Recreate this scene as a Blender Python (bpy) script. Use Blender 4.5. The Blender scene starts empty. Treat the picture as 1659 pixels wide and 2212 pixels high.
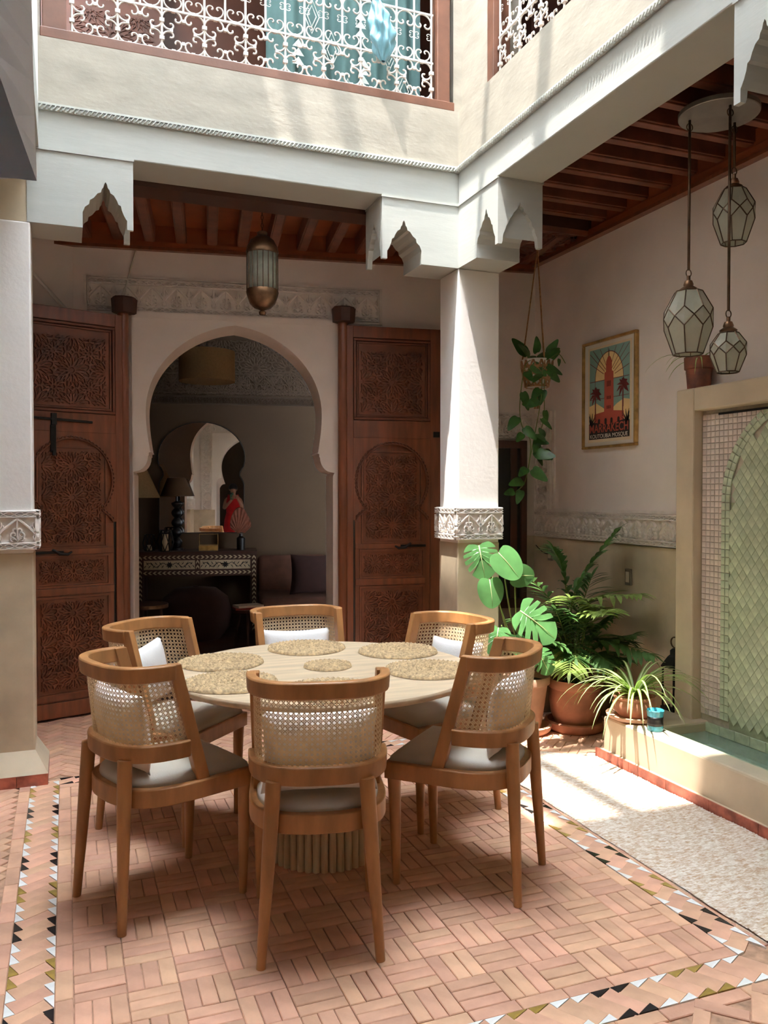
import bpy, bmesh, math, random
from mathutils import Vector, Matrix
random.seed(7)
S = bpy.context.scene
C = S.collection
D = bpy.data
PI = math.pi
# ------------------------------------------------------------------ camera, sky, sun, exposure
cam_d = D.cameras.new('camera'); cam = D.objects.new('camera', cam_d); C.objects.link(cam); S.camera = cam
cam_d.sensor_fit = 'HORIZONTAL'; cam_d.sensor_width = 36.0; cam_d.lens = 36.0 * 1790.0 / 1659.0
cam_d.clip_start = 0.02; cam_d.clip_end = 60
yaw, pit = math.radians(21.0), math.radians(1.2)
fwd = Vector((math.sin(yaw) * math.cos(pit), math.cos(yaw) * math.cos(pit), -math.sin(pit)))
cam.location = (0, 0, 1.40)
cam.rotation_euler = fwd.to_track_quat('-Z', 'Y').to_euler()
w = D.worlds.new('sky'); S.world = w; w.use_nodes = True
bg = w.node_tree.nodes['Background']; bg.inputs[0].default_value = (0.80, 0.90, 1.0, 1); bg.inputs[1].default_value = 46.0
sun_d = D.lights.new('sun', 'SUN'); sun_d.energy = 12.5; sun_d.angle = math.radians(0.6); sun_d.color = (1.0, 0.95, 0.88)
sun = D.objects.new('sun', sun_d); C.objects.link(sun)
sun.location = (-3, -2, 12)
sun.rotation_euler = Vector((0.244, 0.125, -1.0)).to_track_quat('-Z', 'Y').to_euler()
S.view_settings.view_transform = 'Standard'; S.view_settings.look = 'None'
S.view_settings.gamma = 1.0; S.view_settings.use_curve_mapping = False
S.view_settings.exposure = 0.30
S.cycles.max_bounces = 14; S.cycles.diffuse_bounces = 8; S.cycles.glossy_bounces = 6
S.cycles.transmission_bounces = 8; S.cycles.transparent_max_bounces = 12
S.cycles.caustics_reflective = False; S.cycles.caustics_refractive = False

# ------------------------------------------------------------------ materials
def srgb(r, g, b):
    f = lambda c: c / 12.92 if c <= 0.04045 else ((c + 0.055) / 1.055) ** 2.4
    return (f(r / 255), f(g / 255), f(b / 255))
MATS = {}
def mat(name, col, rough=0.6, var=0.12, vs=6.0, bump=0.0, bs=60.0, metal=0.0, stretch=(1, 1, 1), col2=None, spec=0.5,
        island=0.0, detail=5.0, trans=0.0, transl=0.0, coat=0.0, bdist=0.004, emis=None, alpha=1.0, sheen=0.0):
    m = D.materials.new(name); m.use_nodes = True; nt = m.node_tree; N = nt.nodes; L = nt.links
    b = N['Principled BSDF']; MATS[name] = m
    b.inputs['Roughness'].default_value = rough; b.inputs['Metallic'].default_value = metal
    b.inputs['Specular IOR Level'].default_value = spec
    if trans: b.inputs['Transmission Weight'].default_value = trans
    if coat: b.inputs['Coat Weight'].default_value = coat; b.inputs['Coat Roughness'].default_value = 0.15
    if sheen: b.inputs['Sheen Weight'].default_value = sheen
    tc = N.new('ShaderNodeTexCoord'); mp = N.new('ShaderNodeMapping'); mp.inputs['Scale'].default_value = stretch
    L.new(tc.outputs['Object'], mp.inputs['Vector'])
    nz = N.new('ShaderNodeTexNoise'); nz.inputs['Scale'].default_value = vs; nz.inputs['Detail'].default_value = detail
    L.new(mp.outputs[0], nz.inputs['Vector'])
    rp = N.new('ShaderNodeValToRGB'); L.new(nz.outputs['Fac'], rp.inputs['Fac'])
    c2 = col2 if col2 else tuple(max(0, c * (1 - 2 * var)) for c in col)
    c1 = col if col2 else tuple(min(1, c * (1 + var)) for c in col)
    rp.color_ramp.elements[0].position = 0.32; rp.color_ramp.elements[1].position = 0.68
    rp.color_ramp.elements[0].color = (*c2, 1); rp.color_ramp.elements[1].color = (*c1, 1)
    out = rp.outputs['Color']
    if island:
        oi = N.new('ShaderNodeObjectInfo'); ge = N.new('ShaderNodeNewGeometry')
        ad = N.new('ShaderNodeMath'); ad.operation = 'ADD'
        L.new(oi.outputs['Random'], ad.inputs[0]); L.new(ge.outputs['Random Per Island'], ad.inputs[1])
        fr = N.new('ShaderNodeMath'); fr.operation = 'FRACT'; L.new(ad.outputs[0], fr.inputs[0])
        ma = N.new('ShaderNodeMapRange'); ma.inputs[3].default_value = 1 - island; ma.inputs[4].default_value = 1 + island
        L.new(fr.outputs[0], ma.inputs[0])
        hs = N.new('ShaderNodeHueSaturation'); L.new(out, hs.inputs['Color']); L.new(ma.outputs[0], hs.inputs['Value'])
        fr2 = N.new('ShaderNodeMath'); fr2.operation = 'MULTIPLY'; fr2.inputs[1].default_value = 7.31; L.new(fr.outputs[0], fr2.inputs[0])
        fr3 = N.new('ShaderNodeMath'); fr3.operation = 'FRACT'; L.new(fr2.outputs[0], fr3.inputs[0])
        mh = N.new('ShaderNodeMapRange'); mh.inputs[3].default_value = 0.5 - island * 0.06; mh.inputs[4].default_value = 0.5 + island * 0.06
        L.new(fr3.outputs[0], mh.inputs[0]); L.new(mh.outputs[0], hs.inputs['Hue'])
        out = hs.outputs['Color']
    L.new(out, b.inputs['Base Color'])
    if bump:
        n2 = N.new('ShaderNodeTexNoise'); n2.inputs['Scale'].default_value = bs; n2.inputs['Detail'].default_value = 4
        L.new(mp.outputs[0], n2.inputs['Vector'])
        bp = N.new('ShaderNodeBump'); bp.inputs['Strength'].default_value = bump; bp.inputs['Distance'].default_value = bdist
        L.new(n2.outputs['Fac'], bp.inputs['Height']); L.new(bp.outputs[0], b.inputs['Normal'])
    if transl:
        tr = N.new('ShaderNodeBsdfTranslucent'); L.new(out, tr.inputs['Color'])
        mx = N.new('ShaderNodeMixShader'); mx.inputs[0].default_value = transl
        L.new(b.outputs[0], mx.inputs[1]); L.new(tr.outputs[0], mx.inputs[2]); L.new(mx.outputs[0], N['Material Output'].inputs['Surface'])
    if alpha < 1: b.inputs['Alpha'].default_value = alpha
    return m
mat('plaster', srgb(238, 234, 230), 0.75, 0.03, 3, 0.35, 40)
mat('plaster_pink', srgb(243, 235, 230), 0.8, 0.04, 2.5, 0.25, 30)
mat('beam_white', srgb(182, 184, 178), 0.55, 0.03, 3, 0.2, 12, stretch=(1, 1, 5))
mat('parapet', srgb(154, 147, 134), 0.7, 0.08, 5, 0.3, 25, stretch=(1, 1, 2.2))
mat('dado', srgb(200, 184, 156), 0.6, 0.13, 3.5, 0.2, 25)
mat('tadelakt', srgb(204, 187, 160), 0.5, 0.07, 4, 0.15, 20)
mat('carved', srgb(236, 230, 224), 0.8, 0.05, 20, 0.1, 80)
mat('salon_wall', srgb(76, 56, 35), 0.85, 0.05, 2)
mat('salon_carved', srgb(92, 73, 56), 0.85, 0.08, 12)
mat('wood_door', srgb(122, 66, 38), 0.38, 0.16, 5, 0.15, 60, stretch=(6, 6, 0.7), coat=0.25)
mat('wood_carve', srgb(120, 66, 40), 0.45, 0.18, 9, 0.1, 60)
mat('wood_edge', srgb(108, 56, 32), 0.4, 0.12, 10)
mat('wood_beam', srgb(120, 66, 46), 0.45, 0.2, 7, 0.2, 40, coat=0.15)
mat('wood_board', srgb(150, 78, 42), 0.5, 0.15, 4, 0.1, 30)
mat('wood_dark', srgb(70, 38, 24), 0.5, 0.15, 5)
mat('wood_window', srgb(104, 66, 48), 0.5, 0.12, 8, 0.1, 60)
mat('wood_chair', srgb(174, 122, 74), 0.42, 0.13, 5, 0.05, 60, stretch=(4, 4, 1))
mat('cane', srgb(240, 220, 184), 0.6, 0.08, 40)
mat('seat_fabric', srgb(178, 168, 152), 0.55, 0.03, 5, 0.1, 200, sheen=0.2)
mat('pillow', srgb(232, 228, 224), 0.9, 0.03, 10, 0.25, 120)
mat('travertine', srgb(204, 181, 150), 0.4, 0.10, 6, 0.05, 60, stretch=(0.6, 6, 1))
mat('slat_wood', srgb(208, 184, 146), 0.6, 0.1, 6, 0.1, 60, stretch=(4, 4, 0.6))
mat('seagrass', srgb(182, 154, 114), 0.8, 0.26, 70, 0.4, 160)
mat('brick', srgb(207, 160, 132), 0.55, 0.10, 9, 0.35, 45, island=0.13, spec=0.4)
mat('mortar', srgb(176, 138, 112), 0.9, 0.2, 30, 0.3, 60)
mat('tile_white', srgb(232, 232, 230), 0.25, 0.04, 30)
mat('tile_black', srgb(34, 32, 34), 0.25, 0.2, 30)
mat('tile_olive', srgb(156, 128, 62), 0.3, 0.15, 30)
mat('brass', srgb(128, 98, 74), 0.38, 0.25, 14, metal=0.9)
mat('bronze', srgb(96, 76, 58), 0.45, 0.2, 20, metal=0.8)
mat('pewter', srgb(150, 144, 134), 0.4, 0.1, 8, metal=0.8)
mat('iron', srgb(28, 26, 25), 0.5, 0.2, 30, metal=0.5)
mat('white_iron', srgb(232, 230, 224), 0.5, 0.04, 30)
mat('milk_glass', srgb(214, 216, 202), 0.35, 0.05, 12, transl=0.45)
mat('ribbed_glass', srgb(186, 192, 180), 0.15, 0.1, 30, transl=0.3)
mat('terracotta', srgb(190, 132, 104), 0.75, 0.16, 7, 0.2, 40)
mat('terracotta_pale', srgb(202, 160, 134), 0.8, 0.14, 7, 0.2, 40)
mat('rust_pot', srgb(122, 66, 42), 0.6, 0.35, 14, 0.2, 40)
mat('soil', srgb(52, 38, 28), 0.95, 0.3, 40, 0.5, 60)
mat('leaf_monstera', srgb(98, 150, 88), 0.3, 0.12, 9, transl=0.2, coat=0.5)
mat('leaf_palm', srgb(86, 124, 66), 0.45, 0.2, 10, transl=0.35)
mat('leaf_palm_light', srgb(150, 174, 92), 0.45, 0.2, 10, transl=0.4)
mat('leaf_spider', srgb(140, 170, 84), 0.45, 0.12, 10, transl=0.4)
mat('leaf_stripe', srgb(224, 228, 176), 0.5, 0.06, 10, transl=0.4)
mat('leaf_pothos', srgb(66, 112, 50), 0.35, 0.22, 20, transl=0.25, coat=0.3)
mat('stem', srgb(112, 132, 62), 0.5, 0.1, 20)
mat('twine', srgb(170, 126, 84), 0.9, 0.2, 80, 0.5, 200)
mat('rug_yarn', srgb(222, 212, 200), 0.95, 0.0, 85, 0.6, 220, col2=srgb(178, 146, 114), detail=3, stretch=(0.45, 1.4, 1))
mat('water', srgb(176, 206, 188), 0.03, 0.0, 3, 0.05, 8, alpha=0.3)
mat('tile_pink', srgb(214, 201, 192), 0.22, 0.08, 20, island=0.12, bump=0.15, bs=25)
mat('tile_green', srgb(188, 200, 172), 0.22, 0.10, 18, island=0.13, bump=0.15, bs=25)
mat('grout', srgb(176, 168, 150), 0.9, 0.1, 30)
mat('grout_green', srgb(150, 158, 126), 0.9, 0.1, 30)
mat('gold_frame', srgb(176, 138, 78), 0.4, 0.2, 18, metal=0.5)
mat('paper_cream', srgb(226, 206, 172), 0.7, 0.02, 10)
mat('paper_mat', srgb(226, 220, 208), 0.7, 0.02, 10)
mat('ink_teal', srgb(128, 160, 148), 0.7, 0.03, 10)
mat('ink_red', srgb(176, 78, 58), 0.7, 0.03, 10)
mat('ink_dark', srgb(40, 28, 26), 0.7, 0.05, 10)
mat('ink_maroon', srgb(112, 40, 36), 0.7, 0.05, 10)
mat('ink_sun', srgb(236, 204, 142), 0.7, 0.03, 10)
mat('ink_white', srgb(232, 222, 204), 0.7, 0.03, 10)
mat('mirror', (0.92, 0.92, 0.92), 0.01, 0.0, 3, metal=1.0)
mat('black', srgb(18, 16, 16), 0.4, 0.1, 10)
mat('lampshade', srgb(196, 180, 146), 0.85, 0.05, 60, transl=0.2)
mat('lampshade_brown', srgb(92, 66, 40), 0.85, 0.05, 60)
mat('candle', srgb(226, 208, 172), 0.5, 0.03, 10)
mat('bone', srgb(200, 180, 148), 0.5, 0.08, 30)
mat('sofa', srgb(84, 50, 34), 0.9, 0.1, 12, 0.2, 100)
mat('sofa_dark', srgb(54, 28, 22), 0.9, 0.1, 12)
mat('dried_leaf', srgb(122, 66, 44), 0.8, 0.15, 20)
mat('curtain', srgb(92, 124, 122), 0.85, 0.08, 8, transl=0.25)
mat('curtain_print', srgb(206, 214, 206), 0.85, 0.05, 8)
mat('bag_blue', srgb(120, 172, 186), 0.3, 0.15, 12, coat=0.3)
mat('red_cloth', srgb(206, 30, 34), 0.8, 0.08, 10)
mat('skin', srgb(206, 156, 128), 0.55, 0.05, 12)
mat('hair', srgb(34, 24, 20), 0.5, 0.2, 40)
mat('phone_case', srgb(70, 120, 100), 0.4, 0.05, 10)
mat('chest_wood', srgb(120, 86, 56), 0.6, 0.3, 6, 0.3, 30)
mat('cup_blue', srgb(64, 156, 178), 0.25, 0.1, 10, coat=0.4)
mat('switch', srgb(206, 196, 176), 0.4, 0.02, 10)
mat('wire', srgb(206, 200, 190), 0.6, 0.02, 10)
mat('red_tile', srgb(176, 96, 76), 0.5, 0.25, 18, 0.2, 40)
mat('book', srgb(150, 60, 50), 0.5, 0.1, 20)

# ------------------------------------------------------------------ mesh builder
class MB:
    def __init__(s, T=None): s.v = []; s.f = []; s.T = T
    def add(s, vs, fs):
        o = len(s.v)
        s.v += [s.T @ Vector(p) for p in vs] if s.T else [Vector(p) for p in vs]
        s.f += [[i + o for i in f] for f in fs]; return s
    def box(s, x0, x1, y0, y1, z0, z1):
        return s.add([(x0,y0,z0),(x1,y0,z0),(x1,y1,z0),(x0,y1,z0),(x0,y0,z1),(x1,y0,z1),(x1,y1,z1),(x0,y1,z1)],
                     [(3,2,1,0),(4,5,6,7),(0,1,5,4),(1,2,6,5),(2,3,7,6),(3,0,4,7)])
    def cham(s, x0, x1, y0, y1, z0, z1, b):    # box with a chamfered top
        return s.add([(x0,y0,z0),(x1,y0,z0),(x1,y1,z0),(x0,y1,z0),(x0,y0,z1-b),(x1,y0,z1-b),(x1,y1,z1-b),(x0,y1,z1-b),
                      (x0+b,y0+b,z1),(x1-b,y0+b,z1),(x1-b,y1-b,z1),(x0+b,y1-b,z1)],
                     [(0,1,5,4),(1,2,6,5),(2,3,7,6),(3,0,4,7),(4,5,9,8),(5,6,10,9),(6,7,11,10),(7,4,8,11),(8,9,10,11)])
    def prism(s, poly, c0, c1, taper=0.0):     # polygon in local xy, extruded along local z
        n = len(poly)
        if taper:
            cx = sum(p[0] for p in poly) / n; cy = sum(p[1] for p in poly) / n
            top = [(cx + (p[0]-cx)*(1-taper), cy + (p[1]-cy)*(1-taper)) for p in poly]
        else: top = poly
        vs = [(p[0], p[1], c0) for p in poly] + [(p[0], p[1], c1) for p in top]
        fs = [list(range(n))[::-1], list(range(n, 2*n))] + [(i, (i+1) % n, n + (i+1) % n, n + i) for i in range(n)]
        return s.add(vs, fs)
    def tube(s, path, r, n=8, closed=False, cap=True):
        P = [Vector(p) for p in path]; m = len(P)
        R = r if isinstance(r, (list, tuple)) else [r] * m
        vs = []; prev = None
        for i, p in enumerate(P):
            if closed: t = P[(i+1) % m] - P[i-1]
            else: t = P[min(i+1, m-1)] - P[max(i-1, 0)]
            if t.length < 1e-9: t = Vector((0, 0, 1))
            t.normalize()
            if prev is None:
                a = Vector((0, 0, 1)) if abs(t.z) < 0.9 else Vector((1, 0, 0)); nrm = t.cross(a).normalized()
            else:
                nrm = prev - t * prev.dot(t)
                if nrm.length < 1e-6: nrm = t.orthogonal()
                nrm.normalize()
            prev = nrm; bn = t.cross(nrm)
            for k in range(n):
                a = 2 * PI * k / n; vs.append(p + (nrm * math.cos(a) + bn * math.sin(a)) * R[i])
        fs = []
        for i in range(m if closed else m - 1):
            for k in range(n):
                a, b = i * n, ((i+1) % m) * n
                fs.append((a + k, a + (k+1) % n, b + (k+1) % n, b + k))
        if cap and not closed: fs += [list(range(n))[::-1], list(range((m-1)*n, m*n))]
        return s.add(vs, fs)
    def lathe(s, prof, n=24, c=(0, 0, 0), rx=1.0, ry=1.0, ph=0.0):
        vs = []; m = len(prof)
        for r, z in prof:
            for k in range(n):
                a = 2 * PI * k / n + ph; vs.append((c[0] + r * rx * math.cos(a), c[1] + r * ry * math.sin(a), c[2] + z))
        fs = [(i*n + k, i*n + (k+1) % n, (i+1)*n + (k+1) % n, (i+1)*n + k) for i in range(m-1) for k in range(n)]
        if prof[0][0] > 1e-5: fs.append(list(range(n))[::-1])
        if prof[-1][0] > 1e-5: fs.append(list(range((m-1)*n, m*n)))
        return s.add(vs, fs)
    def grid(s, fn, nu, nv, wrap=False):
        vs = [fn(i / nu, j / nv) for i in range(nu + (0 if wrap else 1)) for j in range(nv + 1)]
        k = nv + 1; N = nu
        fs = []
        for i in range(nu):
            i2 = (i + 1) % nu if wrap else i + 1
            for j in range(nv): fs.append((i*k + j, i2*k + j, i2*k + j + 1, i*k + j + 1))
        return s.add(vs, fs)
    def strip(s, path, w, h, c0=0.0, closed=False):   # raised ribbon on local xy plane
        P = [Vector((p[0], p[1])) for p in path]; m = len(P)
        if m < 2: return s
        L = []; R = []
        for i in range(m):
            if closed: t = P[(i+1) % m] - P[i-1]
            else: t = P[min(i+1, m-1)] - P[max(i-1, 0)]
            if t.length < 1e-9: t = Vector((1, 0))
            t.normalize(); nn = Vector((-t.y, t.x))
            L.append(nn); R.append(P[i])
        vs = []
        for i in range(m):
            for q, z in ((w/2, c0), (w*0.28, c0 + h), (-w*0.28, c0 + h), (-w/2, c0)):
                vs.append((R[i].x + L[i].x*q, R[i].y + L[i].y*q, z))
        fs = []
        for i in range(m if closed else m - 1):
            a, b = i*4, ((i+1) % m)*4
            for k in range(3): fs.append((a+k, b+k, b+k+1, a+k+1))
        return s.add(vs, fs)
    def mesh(s, name):
        me = D.meshes.new(name); me.from_pydata([tuple(p) for p in s.v], [], s.f); return me
    def build(s, name, m, parent=None, smooth=False, bevel=0.0, kind=None, fix=True, label=None, seg=2):
        me = s.mesh(name)
        if fix or bevel:
            bm = bmesh.new(); bm.from_mesh(me)
            if fix: bmesh.ops.recalc_face_normals(bm, faces=bm.faces)
            bm.to_mesh(me); bm.free()
        me.materials.append(MATS[m] if isinstance(m, str) else m)
        if smooth:
            me.polygons.foreach_set('use_smooth', [True] * len(me.polygons))
            if smooth != 'all': me.set_sharp_from_angle(angle=math.radians(42))
        o = D.objects.new(name, me); C.objects.link(o)
        if parent is not None: o.parent = parent
        if bevel:
            b = o.modifiers.new('bevel', 'BEVEL'); b.width = bevel; b.segments = seg; b.limit_method = 'ANGLE'; b.angle_limit = math.radians(40)
        if kind: o['kind'] = kind
        if label: o['label'] = label
        return o
def tag(o, label, cat, group=None):
    o['label'] = label; o['category'] = cat
    if group: o['group'] = group
    return o
def thing(name, label, cat, loc=(0, 0, 0), rz=0.0, group=None):
    o = D.objects.new(name, None); o.empty_display_size = 0.1; C.objects.link(o)
    o.location = loc; o.rotation_euler = (0, 0, rz); return tag(o, label, cat, group)
def struct(o, label=None):
    o['kind'] = 'structure'
    if label: o['label'] = label
    return o
def sroot(name, label=None):
    o = D.objects.new(name, None); C.objects.link(o); return struct(o, label)
def link_copy(me_obj, name, parent, M=None):
    c = me_obj.copy(); c.name = name; C.objects.link(c); c.parent = parent
    if M is not None: c.matrix_local = M
    return c
def copy_tree(o, parent=None):
    c = o.copy(); C.objects.link(c); c.parent = parent
    for ch in list(o.children): copy_tree(ch, c)
    return c
def frame(o, a, b):
    a = Vector(a).normalized(); b = Vector(b).normalized(); c = a.cross(b)
    return Matrix(((a.x, b.x, c.x, o[0]), (a.y, b.y, c.y, o[1]), (a.z, b.z, c.z, o[2]), (0, 0, 0, 1)))
TH = math.radians(9.1)
UB = Vector((math.cos(TH), -math.sin(TH), 0)); NB = Vector((math.sin(TH), math.cos(TH), 0))
PB = Vector((0.414, 5.71, 0))
WB = frame(PB, UB, (0, 0, 1))                 # facade of the salon: (along, up, out)
WR = frame((3.2, 0, 0), (0, -1, 0), (0, 0, 1))   # right wall, along = -Y
TI = math.radians(10.6)
UI = Vector((math.cos(TI), -math.sin(TI), 0)); NI = Vector((math.sin(TI), math.cos(TI), 0)); PI0 = NI * 8.9
WI = frame(PI0, UI, (0, 0, 1))                # far wall of the salon
FAR = frame((0, 4.35, 0), (1, 0, 0), (0, 0, 1))     # courtyard far face, out = -Y
RGT = frame((2.13, 0, 0), (0, -1, 0), (0, 0, 1))    # courtyard right face, out = -X
def lerp(a, b, t): return a + (b - a) * t
def arc(cx, cy, r, a0, a1, n, ry=None):
    ry = r if ry is None else ry
    return [(cx + r*math.cos(math.radians(lerp(a0, a1, i/n))), cy + ry*math.sin(math.radians(lerp(a0, a1, i/n)))) for i in range(n+1)]

# ------------------------------------------------------------------ carved ornament generators (2-D paths)
def clip_path(path, x0, x1, y0, y1):
    out = []; cur = []
    for p in path:
        if x0 <= p[0] <= x1 and y0 <= p[1] <= y1: cur.append(p)
        else:
            if len(cur) > 1: out.append(cur)
            cur = []
    if len(cur) > 1: out.append(cur)
    return out
def stucco_band(mb, a0, a1, b0, b1, c0=0.0, h=0.008, vert=False):
    """carved plaster band: lattice borders and a row of ogee arches with palmettes"""
    Lx, Hy = (a1 - a0, b1 - b0) if not vert else (b1 - b0, a1 - a0)
    def put(path, w, hh=h):
        pts = [(a0 + p[0], b0 + p[1]) if not vert else (a0 + p[1], b1 - p[0]) for p in path]
        mb.strip(pts, w, hh, c0)
    e = Hy * 0.16; w = Hy * 0.035
    for y in (Hy*0.02, e, Hy - e, Hy*0.98): put([(0, y), (Lx, y)], w*1.3)
    per = e * 1.5; n = max(2, int(Lx / per)); per = Lx / n
    for yb in (Hy*0.035, Hy - e + Hy*0.015):
        hh = e - Hy*0.05
        for s in (1, -1):
            pts = []
            for i in range(n * 6 + 1):
                t = i / 6; pts.append((t * per, yb + hh/2 + s * hh/2 * math.sin(PI * t)))
            put(pts, w*1.1)
        for i in range(n): put([((i+0.3)*per, yb+hh/2), ((i+0.7)*per, yb+hh/2)], w, h*0.8)
    H2 = Hy - 2*e - Hy*0.06; y0 = e + Hy*0.03; P = H2 * 1.18; n = max(1, round(Lx / P)); P = Lx / n
    for i in range(n):
        cx = (i + 0.5) * P
        for s in (1, -1):
            # ogee arch
            pts = []
            for k in range(13):
                t = k / 12; pts.append((cx + s * P * (0.46 - 0.30*t**2 - 0.16*t**6 + 0.05*math.sin(2*PI*t)), y0 + H2*(0.05 + 0.9*t)))
            put(pts, w*1.9)
            # palmette spirals
            for (ox, oy, r, a0_, a1_) in ((0.14, 0.30, 0.13, -60, 250), (0.17, 0.14, 0.10, -100, 200), (0.08, 0.50, 0.10, -80, 160)):
                pts = []
                for k in range(11):
                    t = k / 10; a = math.radians(lerp(a0_, a1_, t)); rr = r * H2 * (1 - 0.55*t)
                    pts.append((cx + s*(ox*H2 + rr*math.cos(a)), y0 + oy*H2 + rr*math.sin(a)))
                put(pts, w*1.3)
            # leaf fan
            for a in (20, 50):
                put([(cx, y0 + H2*0.06), (cx + s*H2*0.17*math.sin(math.radians(a)), y0 + H2*(0.06 + 0.2*math.cos(math.radians(a))))], w*1.2)
            # half lotus between arches
            lx = cx + s*P/2
            for (q, top) in ((0.02, 0.95), (0.10, 0.82), (0.17, 0.70)):
                put([(lx, y0 + H2*0.42), (lx - s*H2*q*1.2, y0 + H2*lerp(0.45, top, 0.6)), (lx - s*H2*q*0.9, y0 + H2*top)], w*1.2)
            put([(lx - s*0.02*H2, y0 + H2*0.36), (lx - s*0.10*H2, y0 + H2*0.22), (lx - s*0.05*H2, y0 + H2*0.05)], w*1.2)
        put([(cx, y0 + H2*0.02), (cx, y0 + H2*0.9)], w*1.2)
def girih(mb, a0, a1, b0, b1, per, c0=0.0, h=0.005, w=0.007, ox=0.5, oy=0.5):
    """twelve-pointed star strapwork clipped to a rectangle"""
    W, Hh = a1 - a0, b1 - b0
    cx0, cy0 = a0 + W*ox, b0 + Hh*oy
    ni = int(W/per) + 2; nj = int(Hh/per) + 2
    def put(path):
        dense = []
        for i in range(len(path)-1):
            p, q = path[i], path[i+1]; d = math.hypot(q[0]-p[0], q[1]-p[1]); m = max(1, int(d/(per*0.05)))
            for k in range(m): dense.append((lerp(p[0], q[0], k/m), lerp(p[1], q[1], k/m)))
        dense.append(path[-1])
        for seg in clip_path(dense, a0, a1, b0, b1):
            # keep straight runs short in vertex count
            keep = [seg[0]]
            for k in range(1, len(seg)-1):
                d1 = (seg[k][0]-keep[-1][0], seg[k][1]-keep[-1][1]); d2 = (seg[k+1][0]-seg[k][0], seg[k+1][1]-seg[k][1])
                cr = d1[0]*d2[1]-d1[1]*d2[0]
                if abs(cr) > 1e-3*per*per*0.02: keep.append(seg[k])
            keep.append(seg[-1]); mb.strip(keep, w, h, c0)
    N = 12
    for i in range(-ni, ni+1):
        for j in range(-nj, nj+1):
            for (sx, sy, sc) in ((0, 0, 1.0), (0.5, 0.5, 0.62)):
                cx, cy = cx0 + (i+sx)*per, cy0 + (j+sy)*per
                if cx < a0-per*0.6 or cx > a1+per*0.6 or cy < b0-per*0.6 or cy > b1+per*0.6: continue
                R = per * 0.46 * sc; nn = N if sc == 1.0 else 8
                pt = lambda r, k: (cx + r*math.cos(2*PI*k/nn), cy + r*math.sin(2*PI*k/nn))
                for k in range(nn):
                    put([pt(R*0.16, k), pt(R*0.40, k+0.5), pt(R*0.62, k+0.28), pt(R*0.92, k), pt(R*0.62, k-0.28), pt(R*0.40, k-0.5), pt(R*0.16, k)])
                    put([pt(R*0.62, k+0.28), pt(R*0.98, k+0.5), pt(R*0.62, k+0.72)])
                if sc == 1.0:
                    for k in range(nn): put([pt(R*0.92, k), pt(R*1.12, k+0.33), pt(R*1.12, k+0.67), pt(R*0.92, k+1)])
def scallop(mb, path, r, w, h, c0):
    """row of small lobes along a path"""
    acc = 0.0; last = Vector(path[0])
    for i in range(len(path)-1):
        p, q = Vector(path[i]), Vector(path[i+1]); L = (q-p).length
        if L < 1e-9: continue
        t = (q-p)/L; nn = Vector((-t.y, t.x)); d = r*2 - acc
        while d < L:
            c = p + t*d
            mb.strip([(c.x + r*(t.x*math.cos(a)+nn.x*math.sin(a)), c.y + r*(t.y*math.cos(a)+nn.y*math.sin(a))) for a in [math.radians(x) for x in range(0, 181, 36)]], w, h, c0)
            d += r*2
        acc = L - (d - r*2)
ROOF_Y = [(0.12, 0.20), (0.40, 0.50)]
ROOF_X = [(2.86, 2.97), (3.48, 3.53)]
SUN_BLOCK_X, SUN_BLOCK_Y = 0.0, 2.03  # unseen overhangs added to set the left and near edges of the sunlight
# ------------------------------------------------------------------ setting: walls
def arch_half(tip=0.557, jamb=0.66, a=0.583, zc=1.95, zt=2.535, zi=1.55, flat=False):
    """half outline of the horseshoe arch, from the floor up to the apex: (dx, z)"""
    p = [(jamb, 0.0), (jamb, zi - 0.02), (jamb + 0.012, zi), (jamb - 0.02, zi + 0.006)]
    for i in range(1, 7):                                  # small concave quarter under the tip
        t = i / 6 * PI / 2; p.append((jamb - 0.02 - 0.07 * math.sin(t), zi + 0.006 + 0.09 * (1 - math.cos(t)) + 0.012 * i / 6))
    p += [(tip + 0.008, zi + 0.108), (tip + 0.008, zi + 0.128), (tip - 0.006, zi + 0.132)]
    if flat: p = [(jamb, 0.0), (jamb, zi + 0.05)] + [(lerp(jamb, tip, i/9), zi + 0.14 - 0.09*(1 - i/9)**3) for i in range(1, 10)]
    zb = zi + 0.14
    for i in range(0, 9):
        t = i / 8; x = lerp(tip, a, math.sin(t * PI / 2)); p.append((x, lerp(zb, zc, t)))
    for i in range(1, 21):
        t = i / 20 * PI / 2; x = a * math.cos(t)
        z = zc + (zt - 0.035 - zc) * math.sin(t) + 0.035 * (1 - x / a) ** 2
        p.append((x, z))
    return p
half = arch_half()
def arch_poly(c, half, a0, a1, z1):
    poly = [(a0, 0)] + [(c - x, z) for x, z in half] + [(c + x, z) for x, z in half[::-1][1:]] + [(a1, 0), (a1, z1), (a0, z1)]
    return poly
wall_back = struct(MB(WB).prism(arch_poly(0.67, half, -1.75, 2.83, 3.25), -0.32, 0.0).build('wall_back', 'plaster_pink'),
                   'white plastered facade with a pointed horseshoe arch into the dark salon')
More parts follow.
